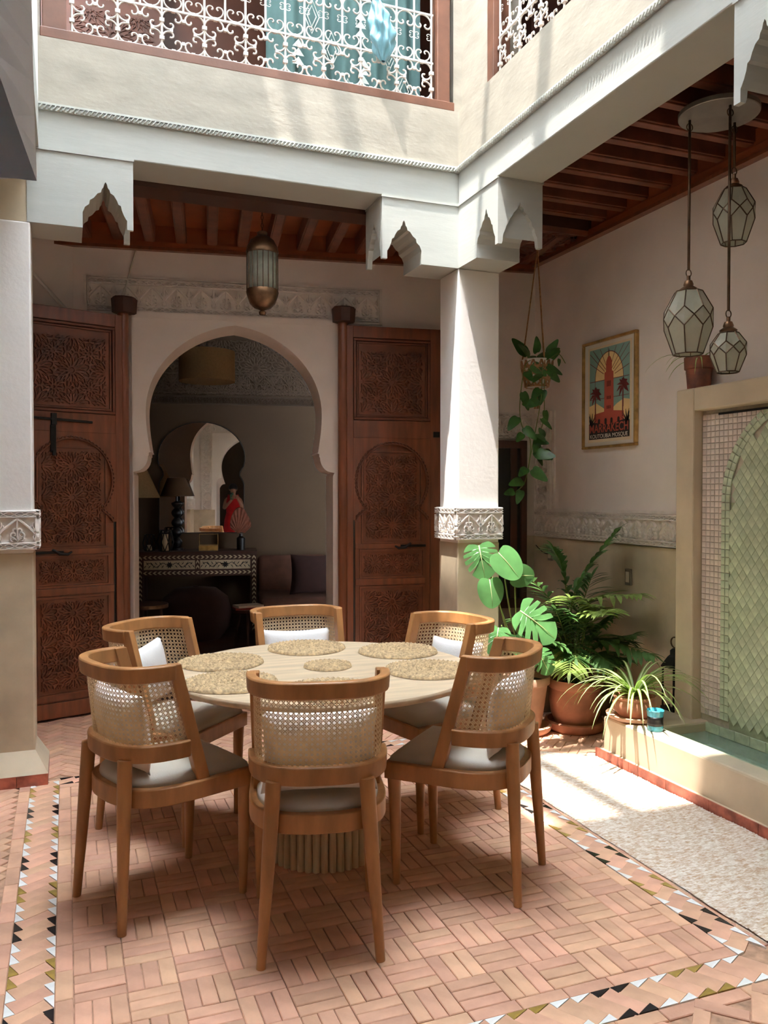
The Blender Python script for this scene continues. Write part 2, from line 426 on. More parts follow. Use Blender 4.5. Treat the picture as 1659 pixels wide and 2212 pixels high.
# carved frieze over the arch (plate + ornament)
def frieze(parent, T, a0, a1, b0, b1, vert=False, m='carved', h=0.018, c=0.0):
    MB(T).box(a0, a1, b0, b1, c + 0.0, c + 0.006).build('frieze_plate', m, parent)
    mb = MB(T); stucco_band(mb, a0 + 0.006, a1 - 0.006, b0 + 0.006, b1 - 0.006, c + 0.006, h, vert)
    mb.build('frieze_carving', m, parent, kind='stuff', fix=False)
frieze(wall_back, WB, -0.28, 1.66, 2.595, 2.82)
MB(WB).box(-0.30, 1.68, 2.82, 2.832, 0, 0.016).box(-0.30, 1.68, 2.583, 2.595, 0, 0.016).box(-0.30, -0.28, 2.583, 2.832, 0, 0.016).box(1.66, 1.68, 2.583, 2.832, 0, 0.016).build('frieze_edge', 'carved', wall_back)
MB(WB).box(0.0, 1.37, 2.56, 2.60, 0.0, 0.035).build('arch_panel_top', 'plaster_pink', wall_back)
# thick plaster surround of the arch, a little proud of the facade
MB(WB).prism(arch_poly(0.67, half, 0.0, 1.37, 2.585), 0.0, 0.03).build('arch_surround', 'plaster_pink', wall_back)
# window beside the column
frieze(wall_back, WB, 2.30, 2.80, 1.80, 1.995)
MB(WB).box(1.9, 2.83, 0, 1.10, 0, 0.006).build('dado', 'dado', wall_back)
win3 = sroot('window_3', 'dark wooden shuttered window behind the hanging plant')
MB(WB).box(2.30, 2.345, 0.58, 1.79, 0.0, 0.05).box(2.70, 2.745, 0.58, 1.79, 0, 0.05).box(2.30, 2.745, 1.735, 1.79, 0, 0.05).box(2.30, 2.745, 0.58, 0.65, 0, 0.05).build('window_frame', 'wood_dark', win3, bevel=0.004)
MB(WB).box(2.345, 2.70, 0.65, 1.735, 0.008, 0.02).build('window_pane', 'black', win3)
for a in (2.37, 2.455, 2.625): MB(WB).box(a, a + 0.05, 0.65, 1.735, 0.02, 0.035).build('shutter_stile', 'wood_dark', win3, bevel=0.003)

wall_right = struct(MB().box(3.2, 3.45, 0.3, 5.6, 0, 3.3).build('wall_right', 'plaster_pink'), 'pinkish white plaster wall with carved bands above a beige dado')
MB(WR).box(-5.27, -3.60, 0, 1.10, 0, 0.006).build('dado', 'dado', wall_right)
frieze(wall_right, WR, -5.24, -5.02, 1.29, 1.995, vert=True)
frieze(wall_right, WR, -5.24, -3.60, 1.095, 1.29)
MB(WR).box(-5.015, -4.99, 1.30, 1.99, 0, 0.012).box(-5.015, -3.6, 1.29, 1.305, 0, 0.012).build('frieze_edge', 'carved', wall_right)
# angled wall behind the left door leaf
LWD = Vector((-0.972, -0.235, 0)); WL = frame((-1.3, 5.44, 0), -LWD, (0, 0, 1))
wall_left = struct(MB(WL).box(0.0, 1.42, 0, 3.25, -0.2, 0.0).build('wall_left', 'plaster_pink'), 'plaster wall behind the open left door leaf')
MB(WL).prism([(1.02 + x, 2.40 + y) for x, y in arc(0, 0.1, 0.13, 0, 180, 14, 0.24)] + [(0.89, 2.2), (1.15, 2.2)], 0.0, 0.018).build('niche_panel', 'plaster', wall_left)
MB(WL).tube([(0.9, 3.02, 0.012), (1.08, 2.86, 0.012), (1.34, 2.60, 0.012)], 0.012).build('cable_cover', 'plaster', wall_left)
wgl = struct(MB().box(-1.5, -1.3, 0.3, 5.5, 0, 3.3).build('wall_gallery_left', 'plaster'), 'plain plaster wall closing the left gallery')
# opposite wall with its own horseshoe arch (the photographer stands in it)
def loft(mb, A, B, ya, yb, cx):
    n = len(A)
    vs = [(cx + x, ya, z) for x, z in A] + [(cx + x, yb, z) for x, z in B]
    mb.add(vs, [(i, i+1, n+i+1, n+i) for i in range(n-1)])
hr = arch_half(tip=0.567, jamb=0.68, a=0.64, zc=1.95, zt=2.55, zi=1.475, flat=True)
hp = []
for x, z in arch_half(tip=0.576, jamb=0.68, a=0.580, zc=2.0, zt=2.55, zi=1.59, flat=True): hp.append((x, z))
wf = MB()
for sgn in (-1, 1): loft(wf, [(sgn*x, z) for x, z in hr], [(sgn*x, z) for x, z in hp], 0.62, 0.95, 0.55)
for y, h_ in ((0.62, hr), (0.95, hp)):
    poly = arch_poly(0.55, h_, -1.5, 3.45, 3.3); wf.add([(p[0], y, p[1]) for p in poly], [list(range(len(poly)))])
wall_front = struct(wf.build('wall_front', 'plaster', fix=True), 'plaster wall with the horseshoe arch the photographer stands in')
WF = frame((0, 0.95, 0), (-1, 0, 0), (0, 0, 1))
MB(WF).box(-3.2, -1.26, 0, 1.10, 0, 0.006).box(0.16, 1.3, 0, 1.10, 0, 0.006).build('dado', 'dado', wall_front)
frieze(wall_front, WF, 0.21, 0.46, 1.10, 2.30, vert=True); frieze(wall_front, WF, -1.56, 0.46, 2.62, 2.86)
frieze(wall_front, WF, 0.21, 0.46, 2.30, 2.62, vert=True)
# dark room behind the photographer
rb = sroot('wall_rear_room', 'dark room behind the photographer')
MB().box(-1.5, 3.45, -2.2, -2.0, 0, 3.3).build('wall_rear', 'salon_wall', rb)
MB().box(-1.7, -1.5, -2.2, 0.62, 0, 3.3).build('wall_side', 'salon_wall', rb)
MB().box(3.45, 3.65, -2.2, 0.62, 0, 3.3).build('wall_side', 'salon_wall', rb)
MB().box(-1.7, 3.65, -2.2, 0.62, 3.3, 3.4).build('room_ceiling', 'wood_dark', rb)
# salon beyond the arch
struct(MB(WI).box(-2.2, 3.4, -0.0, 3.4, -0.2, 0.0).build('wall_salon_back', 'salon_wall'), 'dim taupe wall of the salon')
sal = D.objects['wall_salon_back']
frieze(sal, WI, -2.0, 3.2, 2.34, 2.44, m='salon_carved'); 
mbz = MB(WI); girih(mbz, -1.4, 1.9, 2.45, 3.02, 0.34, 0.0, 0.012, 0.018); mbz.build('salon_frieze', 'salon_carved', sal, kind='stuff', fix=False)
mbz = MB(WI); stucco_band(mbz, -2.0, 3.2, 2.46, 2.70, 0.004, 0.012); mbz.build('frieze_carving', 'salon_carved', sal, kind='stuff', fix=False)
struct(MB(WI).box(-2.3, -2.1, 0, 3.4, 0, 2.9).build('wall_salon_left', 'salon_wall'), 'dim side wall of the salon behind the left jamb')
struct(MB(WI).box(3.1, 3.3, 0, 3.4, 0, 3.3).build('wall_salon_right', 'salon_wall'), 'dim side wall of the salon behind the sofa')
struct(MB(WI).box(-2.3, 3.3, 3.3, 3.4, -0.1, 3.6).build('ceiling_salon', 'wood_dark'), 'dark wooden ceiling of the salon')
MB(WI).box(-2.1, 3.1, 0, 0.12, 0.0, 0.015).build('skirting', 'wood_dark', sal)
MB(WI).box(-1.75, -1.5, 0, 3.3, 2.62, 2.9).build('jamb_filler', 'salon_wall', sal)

# ------------------------------------------------------------------ beams, parapets and upper storey
b1 = struct(MB().box(-0.42, 2.39, 4.35, 4.62, 3.07, 3.26).build('trim_1', 'beam_white', bevel=0.006), 'white plastered beam over the salon gallery')
b2 = struct(MB().box(2.13, 2.40, 1.45, 4.35, 3.07, 3.265).build('trim_2', 'beam_white', bevel=0.006), 'white plastered beam over the fountain gallery')
b3 = struct(MB().box(-0.72, -0.11, 1.45, 4.35, 3.07, 3.26).build('trim_3', 'beam_white'), 'white plastered beam on the near left side')
b4 = struct(MB().box(-0.72, 2.40, 1.40, 1.70, 3.07, 3.26).build('trim_4', 'beam_white'), 'white plastered beam on the photographer side')
def rope(T, a0, a1, name, lab):
    mb = MB(T); mb.box(a0, a1, 3.252, 3.272, 0.0, 0.012)
    n = int((a1 - a0) / 0.021)
    for i in range(n):
        a = a0 + (i + 0.5) * (a1 - a0) / n
        mb.add([(a-0.012, 3.250, 0.010), (a-0.002, 3.250, 0.010), (a+0.012, 3.274, 0.010), (a+0.002, 3.274, 0.010),
                (a-0.009, 3.253, 0.026), (a-0.004, 3.253, 0.026), (a+0.009, 3.271, 0.026), (a+0.004, 3.271, 0.026)],
               [(4,5,6,7),(0,1,5,4),(1,2,6,5),(2,3,7,6),(3,0,4,7)])
    mb.box(a0, a1, 3.274, 3.284, 0, 0.018)
    return struct(mb.build(name, 'beam_white'), lab)
rope(FAR, -0.11, 2.13, 'trim_5', 'twisted rope moulding under the far parapet')
rope(RGT, -4.345, -1.7, 'trim_6', 'twisted rope moulding under the right parapet')
def upper(name, label, boxes, m='parapet'):
    mb = MB()
    for b in boxes: mb.box(*b)
    return struct(mb.build(name, m), label)
TOPZ = 7.6
upper('wall_upper_back', 'weathered plaster parapet below the grilled window', [(-0.42, 2.39, 4.35, 4.60, 3.26, 3.605), (-0.42, -0.10, 4.36, 4.60, 3.605, 5.3), (2.115, 2.39, 4.39, 4.60, 3.605, 5.3), (-0.42, 2.39, 4.36, 4.60, 5.3, TOPZ)])
upper('wall_upper_right', 'sunlit plaster parapet above the fountain gallery', [(2.13, 2.38, 1.45, 4.35, 3.26, 3.615), (2.17, 2.38, 4.07, 4.39, 3.615, 5.3), (2.16, 2.38, 1.45, 1.9, 3.615, 5.3), (2.14, 2.38, 1.45, 4.36, 5.3, TOPZ)])
upper('wall_upper_left', 'plain plaster wall of the upper storey on the left', [(-0.42, -0.11, 1.45, 4.35, 3.26, TOPZ)], 'plaster')
upper('wall_upper_front', 'plain plaster wall of the upper storey above the photographer', [(-0.42, 2.39, 1.40, 1.70, 3.26, TOPZ)], 'plaster')
# galleries of the upper storey
ug = sroot('wall_upper_gallery', 'dim gallery of the upper storey behind the grille')
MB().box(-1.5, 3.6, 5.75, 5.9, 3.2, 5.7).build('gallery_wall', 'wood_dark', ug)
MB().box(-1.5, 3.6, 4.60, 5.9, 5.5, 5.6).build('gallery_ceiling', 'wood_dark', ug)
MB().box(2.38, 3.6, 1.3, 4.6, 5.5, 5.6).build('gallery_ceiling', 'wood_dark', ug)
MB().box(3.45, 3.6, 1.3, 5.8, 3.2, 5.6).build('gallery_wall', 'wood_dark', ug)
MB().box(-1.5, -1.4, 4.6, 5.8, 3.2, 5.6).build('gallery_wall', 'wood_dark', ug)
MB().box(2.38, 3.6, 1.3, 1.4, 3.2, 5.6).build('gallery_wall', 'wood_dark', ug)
# roof frame over the courtyard that throws the stripes of shade; unseen overhangs added to trim the sun patch
rf = sroot('trim_roof_frame', 'timber bars spanning the roof opening, with added overhangs that block sun')
for x0, x1 in ROOF_Y: MB().box(x0, x1, 1.4, 4.6, TOPZ - 0.08, TOPZ).build('roof_bar', 'wood_beam', rf)
MB().box(-0.4, SUN_BLOCK_X, 1.4, 4.6, TOPZ - 0.04, TOPZ + 0.04).build('sun_blocker', 'wood_beam', rf)
MB().box(-0.4, 2.4, 1.4, SUN_BLOCK_Y, TOPZ - 0.04, TOPZ + 0.04).build('sun_blocker', 'wood_beam', rf)
for y0, y1 in ROOF_X: MB().box(-0.4, 2.4, y0, y1, TOPZ - 0.05, TOPZ).build('roof_bar', 'wood_beam', rf)

# ceilings
ce = struct(MB().box(-1.5, 3.4, 4.58, 6.3, 3.17, 3.3).build('ceiling', 'wood_board'), 'wooden ceiling of the salon gallery with closely set joists')
T_ = WB
for k in range(17):
    u = -0.48 + 0.2 * k
    mb = MB(WB); y0 = 0.0
    L = 0.93 + (-0.157) * 0 - 0.0
    cmax = (PB.y + (-math.sin(TH)) * u - 4.63) / math.cos(TH)
    mb.box(u - 0.034, u + 0.034, 3.065, 3.17, 0.0, cmax)
    mb.box(u - 0.026, u + 0.026, 3.058, 3.066, 0.0, cmax)
    mb.build('joist', 'wood_beam', ce, bevel=0.004)
MB().box(-1.3, 2.40, 4.62, 4.80, 3.045, 3.17).build('wall_plate', 'wood_dark', ce)
MB(WB).box(-0.62, 2.8, 3.02, 3.06, 0.0, 0.035).box(-0.62, 2.8, 3.055, 3.17, 0.0, 0.02).build('cornice', 'wood_board', ce)
MB(WB).box(-0.62, 2.8, 3.005, 3.025, 0.0, 0.045).build('cornice_bead', 'wood_door', ce)
ce2 = struct(MB().box(2.40, 3.4, 1.0, 4.58, 3.235, 3.34).build('ceiling_fountain', 'wood_dark'), 'wooden ceiling over the fountain with dark joists')
for k in range(15):
    y = 4.42 - 0.2 * k
    MB().box(2.40, 3.2, y - 0.035, y + 0.035, 3.135, 3.235).box(2.40, 3.2, y - 0.025, y + 0.025, 3.126, 3.137).build('joist', 'wood_beam', ce2, bevel=0.004)
MB(WR).box(-5.3, -1.0, 3.10, 3.20, 0, 0.02).box(-5.3, -1.0, 3.06, 3.11, 0, 0.04).build('cornice', 'wood_board', ce2, bevel=0.004)
MB(WR).box(-5.3, -1.0, 3.045, 3.066, 0, 0.05).build('cornice_bead', 'wood_door', ce2)
# coffered corner panel
MB().box(2.40, 3.2, 4.55, 5.6, 3.10, 3.17).build('corner_panel', 'wood_dark', ce2)
mb = MB(frame((2.40, 5.35, 3.10), (1, 0, 0), (0, -1, 0)))
girih(mb, 0.03, 0.77, 0.03, 0.77, 0.62, 0.0, 0.022, 0.035); mb.strip([(0.02, 0.02), (0.78, 0.02), (0.78, 0.78), (0.02, 0.78)], 0.05, 0.03, closed=True)
mb.build('corner_strapwork', 'wood_beam', ce2, kind='stuff', fix=False)
ce3 = struct(MB().box(-1.5, -0.40, 0.9, 4.6, 3.1, 3.3).build('ceiling_left', 'wood_dark'), 'wooden ceiling of the left gallery')
ce4 = struct(MB().box(-1.5, 3.4, 0.62, 1.45, 3.1, 3.3).build('ceiling_near', 'wood_dark'), 'wooden ceiling above the photographer')

# ------------------------------------------------------------------ columns with carved band and scalloped corbels
def corbel_poly():
    """profile (distance from column, z): flat foot, scalloped ogee void, pendant tip"""
    L = []
    right = [(0.232, 2.785), (0.243, 2.812), (0.262, 2.828), (0.266, 2.848), (0.285, 2.862), (0.302, 2.885), (0.318, 2.892), (0.322, 2.908), (0.330, 2.918), (0.334, 2.935), (0.340, 2.945)]
    L = [(-0.02, 2.71), (0.232, 2.71)] + right
    L += [(0.346, 2.935), (0.350, 2.918), (0.358, 2.908), (0.362, 2.893), (0.378, 2.884), (0.392, 2.862), (0.400, 2.842), (0.412, 2.836), (0.416, 2.815), (0.426, 2.79), (0.436, 2.772), (0.442, 2.765), (0.442, 3.07), (-0.02, 3.07)]
    return L
CP = corbel_poly()
def corbel(parent, T, m='beam_white', z=0.27):
    o = MB(T).prism(CP, -z, 0.0).build('corbel', m, parent)
    # end plate of the corbel, cut by its own scalloped ogee
    hw_ = z/2; P = [(0, 2.722), (0.022, 2.722)]
    up_ = [(0.028, 2.735), (0.032, 2.775), (0.045, 2.80), (0.049, 2.822), (0.062, 2.832), (0.068, 2.856), (0.088, 2.878), (0.094, 2.894), (0.112, 2.905), (0.116, 2.922), (0.127, 2.932)]
    P += up_ + [(hw_, 2.955)] + [(z - t, b) for t, b in up_[::-1]] + [(z - 0.022, 2.722), (z, 2.722), (z, 3.07), (0, 3.07)]
    MB(T @ Matrix(((0, 0, 1, 0.441), (0, 1, 0, 0), (-1, 0, 0, 0), (0, 0, 0, 1)))).prism(P, 0.0, 0.03).build('corbel_end_plate', m, o)
    MB(T).box(-0.02, 0.475, 3.062, 3.076, -z - 0.006, 0.006).build('corbel_fillet', m, parent); return o
def column(x0, x1, y0, y1, label, faces, corbels, base=False):
    t = thing('column', label, 'column', ((x0+x1)/2, (y0+y1)/2, 0))
    o = Vector(((x0+x1)/2, (y0+y1)/2, 0)); hx, hy = (x1-x0)/2, (y1-y0)/2
    MB().box(-hx, hx, -hy, hy, 1.10, 2.71).build('shaft', 'plaster', t, bevel=0.008)
    MB().box(-hx+0.002, hx-0.004, -hy+0.004, hy-0.002, 2.71, 3.068).build('capital', 'dado', t)
    MB().box(-hx-0.003, hx+0.003, -hy-0.003, hy+0.003, 0, 1.12).build('dado', 'dado', t, bevel=0.008)
    MB().box(-hx-0.016, hx+0.016, -hy-0.016, hy+0.016, 1.135, 1.325).build('band', 'carved', t)
    mb = MB()
    for f in faces:
        if f == 'f': mb.T = frame((-hx-0.016, -hy-0.016, 1.135), (1, 0, 0), (0, 0, 1)); Lf = 2*hx+0.032
        if f == 'l': mb.T = frame((-hx-0.016, hy+0.016, 1.135), (0, -1, 0), (0, 0, 1)); Lf = 2*hy+0.032
        if f == 'r': mb.T = frame((hx+0.016, -hy-0.016, 1.135), (0, 1, 0), (0, 0, 1)); Lf = 2*hy+0.032
        if f == 'b': mb.T = frame((hx+0.016, hy+0.016, 1.135), (-1, 0, 0), (0, 0, 1)); Lf = 2*hx+0.032
        stucco_band(mb, 0.002, Lf-0.002, 0.002, 0.188, 0.0, 0.013)
    mb.T = None; mb.build('band_carving', 'carved', t, kind='stuff', fix=False)
    for T in corbels:
        corbel(t, Matrix.Translation(-o) @ T)
    if base:
        e = 0.06
        MB().add([(-hx-e,-hy-e,0.055),(hx+e,-hy-e,0.055),(hx+e,hy+e,0.055),(-hx-e,hy+e,0.055),(-hx-0.003,-hy-0.003,0.16),(hx+0.003,-hy-0.003,0.16),(hx+0.003,hy+0.003,0.16),(-hx-0.003,hy+0.003,0.16)],
                 [(0,1,5,4),(1,2,6,5),(2,3,7,6),(3,0,4,7)]).build('base_splay', 'tadelakt', t)
        for i in range(3):
            w_ = (2*hx+2*e)/3
            MB().cham(-hx-e+i*w_+0.001, -hx-e+(i+1)*w_-0.001, -hy-e, -hy-e+0.02, 0, 0.056, 0.002).build('base_tile', 'red_tile', t)
        for i in range(2):
            w_ = (2*hy+2*e)/2
            MB().cham(hx+e-0.02, hx+e, -hy-e+i*w_+0.001, -hy-e+(i+1)*w_-0.001, 0, 0.056, 0.002).build('base_tile', 'red_tile', t)
    return t
column(2.13, 2.40, 4.35, 4.60, 'white square column with sunlit face beside the large leaf plant', 'fl',
       [frame((2.13, 4.35, 0), (-1, 0, 0), (0, 0, 1)) @ Matrix.Scale(-1, 4, (0, 0, 1)) , frame((2.13, 4.35, 0), (0, -1, 0), (0, 0, 1))])
column(-0.45, -0.15, 4.35, 4.60, 'white square column with beige foot by the left door leaf', 'fr',
       [frame((-0.145, 4.35, 0), (1, 0, 0), (0, 0, 1))], base=True)
column(-0.75, -0.47, 1.45, 1.72, 'white square column seen reflected in the salon mirror', 'br', [])
column(2.13, 2.40, 1.45, 1.76, 'white square column at the near end of the fountain side', 'b', [frame((2.13, 1.76, 0), (0, 1, 0), (0, 0, 1)) @ Matrix.Scale(-1, 4, (0, 0, 1))])

# ------------------------------------------------------------------ floor
fl = struct(MB().box(-1.5, 3.3, -2.1, 5.75, -0.12, -0.006).build('floor', 'mortar'), 'terracotta brick floor in basket weave with a tiled border')
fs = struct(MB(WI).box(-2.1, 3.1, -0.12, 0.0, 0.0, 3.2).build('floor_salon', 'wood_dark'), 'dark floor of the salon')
B0 = 0.144; G = 0.0012
camp = Vector((0, 0, 1.4)); camf = Vector((math.sin(yaw), math.cos(yaw), 0))
def vis(x, y):
    v = Vector((x, y, 0)) - camp; d = v.dot(camf)
    if d < 0.5: return None
    px = 829.5 + 1790 * (v.x*math.cos(yaw) - v.y*math.sin(yaw)) / d; py = 1068 + 1790 * 1.4 / d
    return (px, py) if -40 < px < 1700 and py < 2260 else None
def brick_mesh(w, l): return MB().cham(-w/2, w/2, -l/2, l/2, -0.02, 0.0, 0.0022).mesh('brick')
def mkobj(name, me, m, parent, loc, rz=0):
    o = D.objects.new(name, me); C.objects.link(o); o.parent = parent; o.location = loc; o.rotation_euler = (random.uniform(-.006, .006), random.uniform(-.006, .006), rz + random.uniform(-.012, .012)); return o
cand = []                                   # (y distance, x, y, width, length, rot)
IX0, IX1, IY0, IY1 = -0.04, 1.90, 1.94, 4.27
nx, ny = 13, 16
ex = 0.05
fx0 = IX0 + ex; fy0 = IY0 + ex
bx = (IX1 - IX0 - 2*ex) / nx; by = (IY1 - IY0 - 2*ex) / ny
for i in range(nx):
    for j in range(ny):
        cx, cy = fx0 + (i+0.5)*bx, fy0 + (j+0.5)*by
        for k in (-1, 0, 1):
            if (i + j) % 2: cand.append((cx, cy + k*by/3, bx, by/3, 0))
            else: cand.append((cx + k*bx/3, cy, bx/3, by, 0))
def edge_row(x0, x1, y0, y1, along, Ls=0.145):
    L = (x1-x0) if along == 'x' else (y1-y0); n = max(1, round(L/Ls))
    for i in range(n):
        if along == 'x': cand.append((x0 + (i+0.5)*L/n, (y0+y1)/2, L/n, y1-y0, 0))
        else: cand.append(((x0+x1)/2, y0 + (i+0.5)*L/n, x1-x0, L/n, 0))
edge_row(IX0, IX1, IY0, IY0+ex, 'x'); edge_row(IX0, IX1, IY1-ex, IY1, 'x')
edge_row(IX0, IX0+ex, IY0+ex, IY1-ex, 'y'); edge_row(IX1-ex, IX1, IY0+ex, IY1-ex, 'y')
BW = 0.128                                  # border width
OX0, OX1, OY0, OY1 = IX0-BW, IX1+BW-0.015, IY0-BW, IY1+BW*0.75
edge_row(OX0-0.05, OX1+0.05, OY0-0.05, OY0, 'x'); edge_row(OX0-0.05, OX0, OY0, OY1, 'y'); edge_row(OX1, OX1+0.05, OY0, OY1, 'y')
# herringbone outside the border
def outside(x, y): return (x < OX0-0.05 or x > OX1+0.05 or y < OY0-0.05 or y > OY1)
hw, hl = 0.048, 0.144
ca, sa = math.cos(PI/4), math.sin(PI/4)
for r in range(-70, 70):
    for q in range(-30, 30):
        # herringbone: horizontal bricks at (r*w + 2*q*l*?, ...) using the standard 3:1 lattice
        hx_, hy_ = r*hw + q*2*hl, r*hw
        for (cx, cy, rot) in ((hx_ + hl/2, hy_ + hw/2, 0), (hx_ + hl + hw/2, hy_ + hw - hl/2, 1)):
            x = 0.3 + ca*cx - sa*cy; y = 4.5 + sa*cx + ca*cy
            if -1.3 < x < 3.2 and 1.3 < y < 5.9 and outside(x, y) and vis(x, y):
                m_ = 0.03
                if x < 2.0 and y < 1.7: continue
                cand.append((x, y, hl, hw, PI/4 + rot*PI/2))
vb = [(x, y, w_, l_, r_) for (x, y, w_, l_, r_) in cand if vis(x, y)]
vb.sort(key=lambda c: c[1]**2 + c[0]**2)
cache = {}; rest = MB()
for n_, (x, y, w_, l_, r_) in enumerate(vb):
    zt = random.uniform(-0.0008, 0.0012)
    if n_ < 300:
        key = (round(w_, 4), round(l_, 4))
        if key not in cache:
            me = brick_mesh(w_-2*G, l_-2*G); me.materials.append(MATS['brick']); cache[key] = me
        mkobj('brick', cache[key], 'brick', fl, (x, y, zt), r_)
    else:
        rest.T = Matrix.Translation((x, y, zt)) @ Matrix.Rotation(r_ + random.uniform(-.015, .015), 4, 'Z')
        rest.cham(-w_/2+G, w_/2-G, -l_/2+G, l_/2-G, -0.02, 0.0, 0.0022)
rest.T = None
rest.build('brick_field', 'brick', fl, kind='stuff', fix=False)
# border of slanted bricks between glazed triangles
seq = ['tile_black', 'tile_black', 'tile_white', 'tile_white', 'tile_olive', 'tile_olive', 'tile_white', 'tile_white']
tp = 0.066
def border(o, d, n_in, length, width, phase):
    """o: start on the inner edge, d: run direction, n_in: direction from inner to outer edge"""
    d = Vector(d); q = Vector(n_in); o = Vector(o); n = int(length / tp); p = length / n; tw = 0.030
    for i in range(n):
        a, b = o + d*(i*p), o + d*((i+1)*p); mi = o + d*((i+0.9)*p) + q*tw
        A, B_ = o + d*(i*p) + q*width, o + d*((i+1)*p) + q*width; Mo = o + d*((i+0.1)*p) + q*(width-tw)
        c1 = seq[(i + phase) % 8]
        for tri in ((a, b, mi), (A, B_, Mo)):
            cen = sum(tri, Vector((0, 0, 0)))/3
            if not vis(cen.x, cen.y): continue
            P = [cen + (t-cen)*0.94 for t in tri]
            MB().prism([(t.x-cen.x, t.y-cen.y) for t in P], -0.015, 0.0012).build('tile', c1, fl).location = (cen.x, cen.y, 0)
        # slanted brick filling the gap between neighbouring triangles
        mi0 = o + d*((i-0.1)*p) + q*tw; Mm = o + d*((i+0.1)*p) + q*(width-tw)
        quad = [a, mi, A, Mm - d*p]
        cen = sum(quad, Vector((0, 0, 0)))/len(quad)
        if not vis(cen.x, cen.y): continue
        P = [cen + (t-cen)*0.975 for t in quad]
        mb = MB(Matrix.Translation((0, 0, 0))); mb.prism([(t.x-cen.x, t.y-cen.y) for t in P], -0.015, random.uniform(-0.0005, 0.0008))
        o_ = mb.build('border_brick', 'brick', fl); o_.location = (cen.x, cen.y, 0)
border((IX0, IY0, 0), (0, 1, 0), (-1, 0, 0), IY1-IY0+0.06, BW, 3)
border((IX1, IY1, 0), (0, -1, 0), (1, 0, 0), IY1-IY0, BW-0.015, 1)
border((IX1, IY0, 0), (-1, 0, 0), (0, -1, 0), IX1-IX0, BW, 2)
border((IX0, IY1, 0), (1, 0, 0), (0, 1, 0), IX1-IX0, BW*0.75, 0)
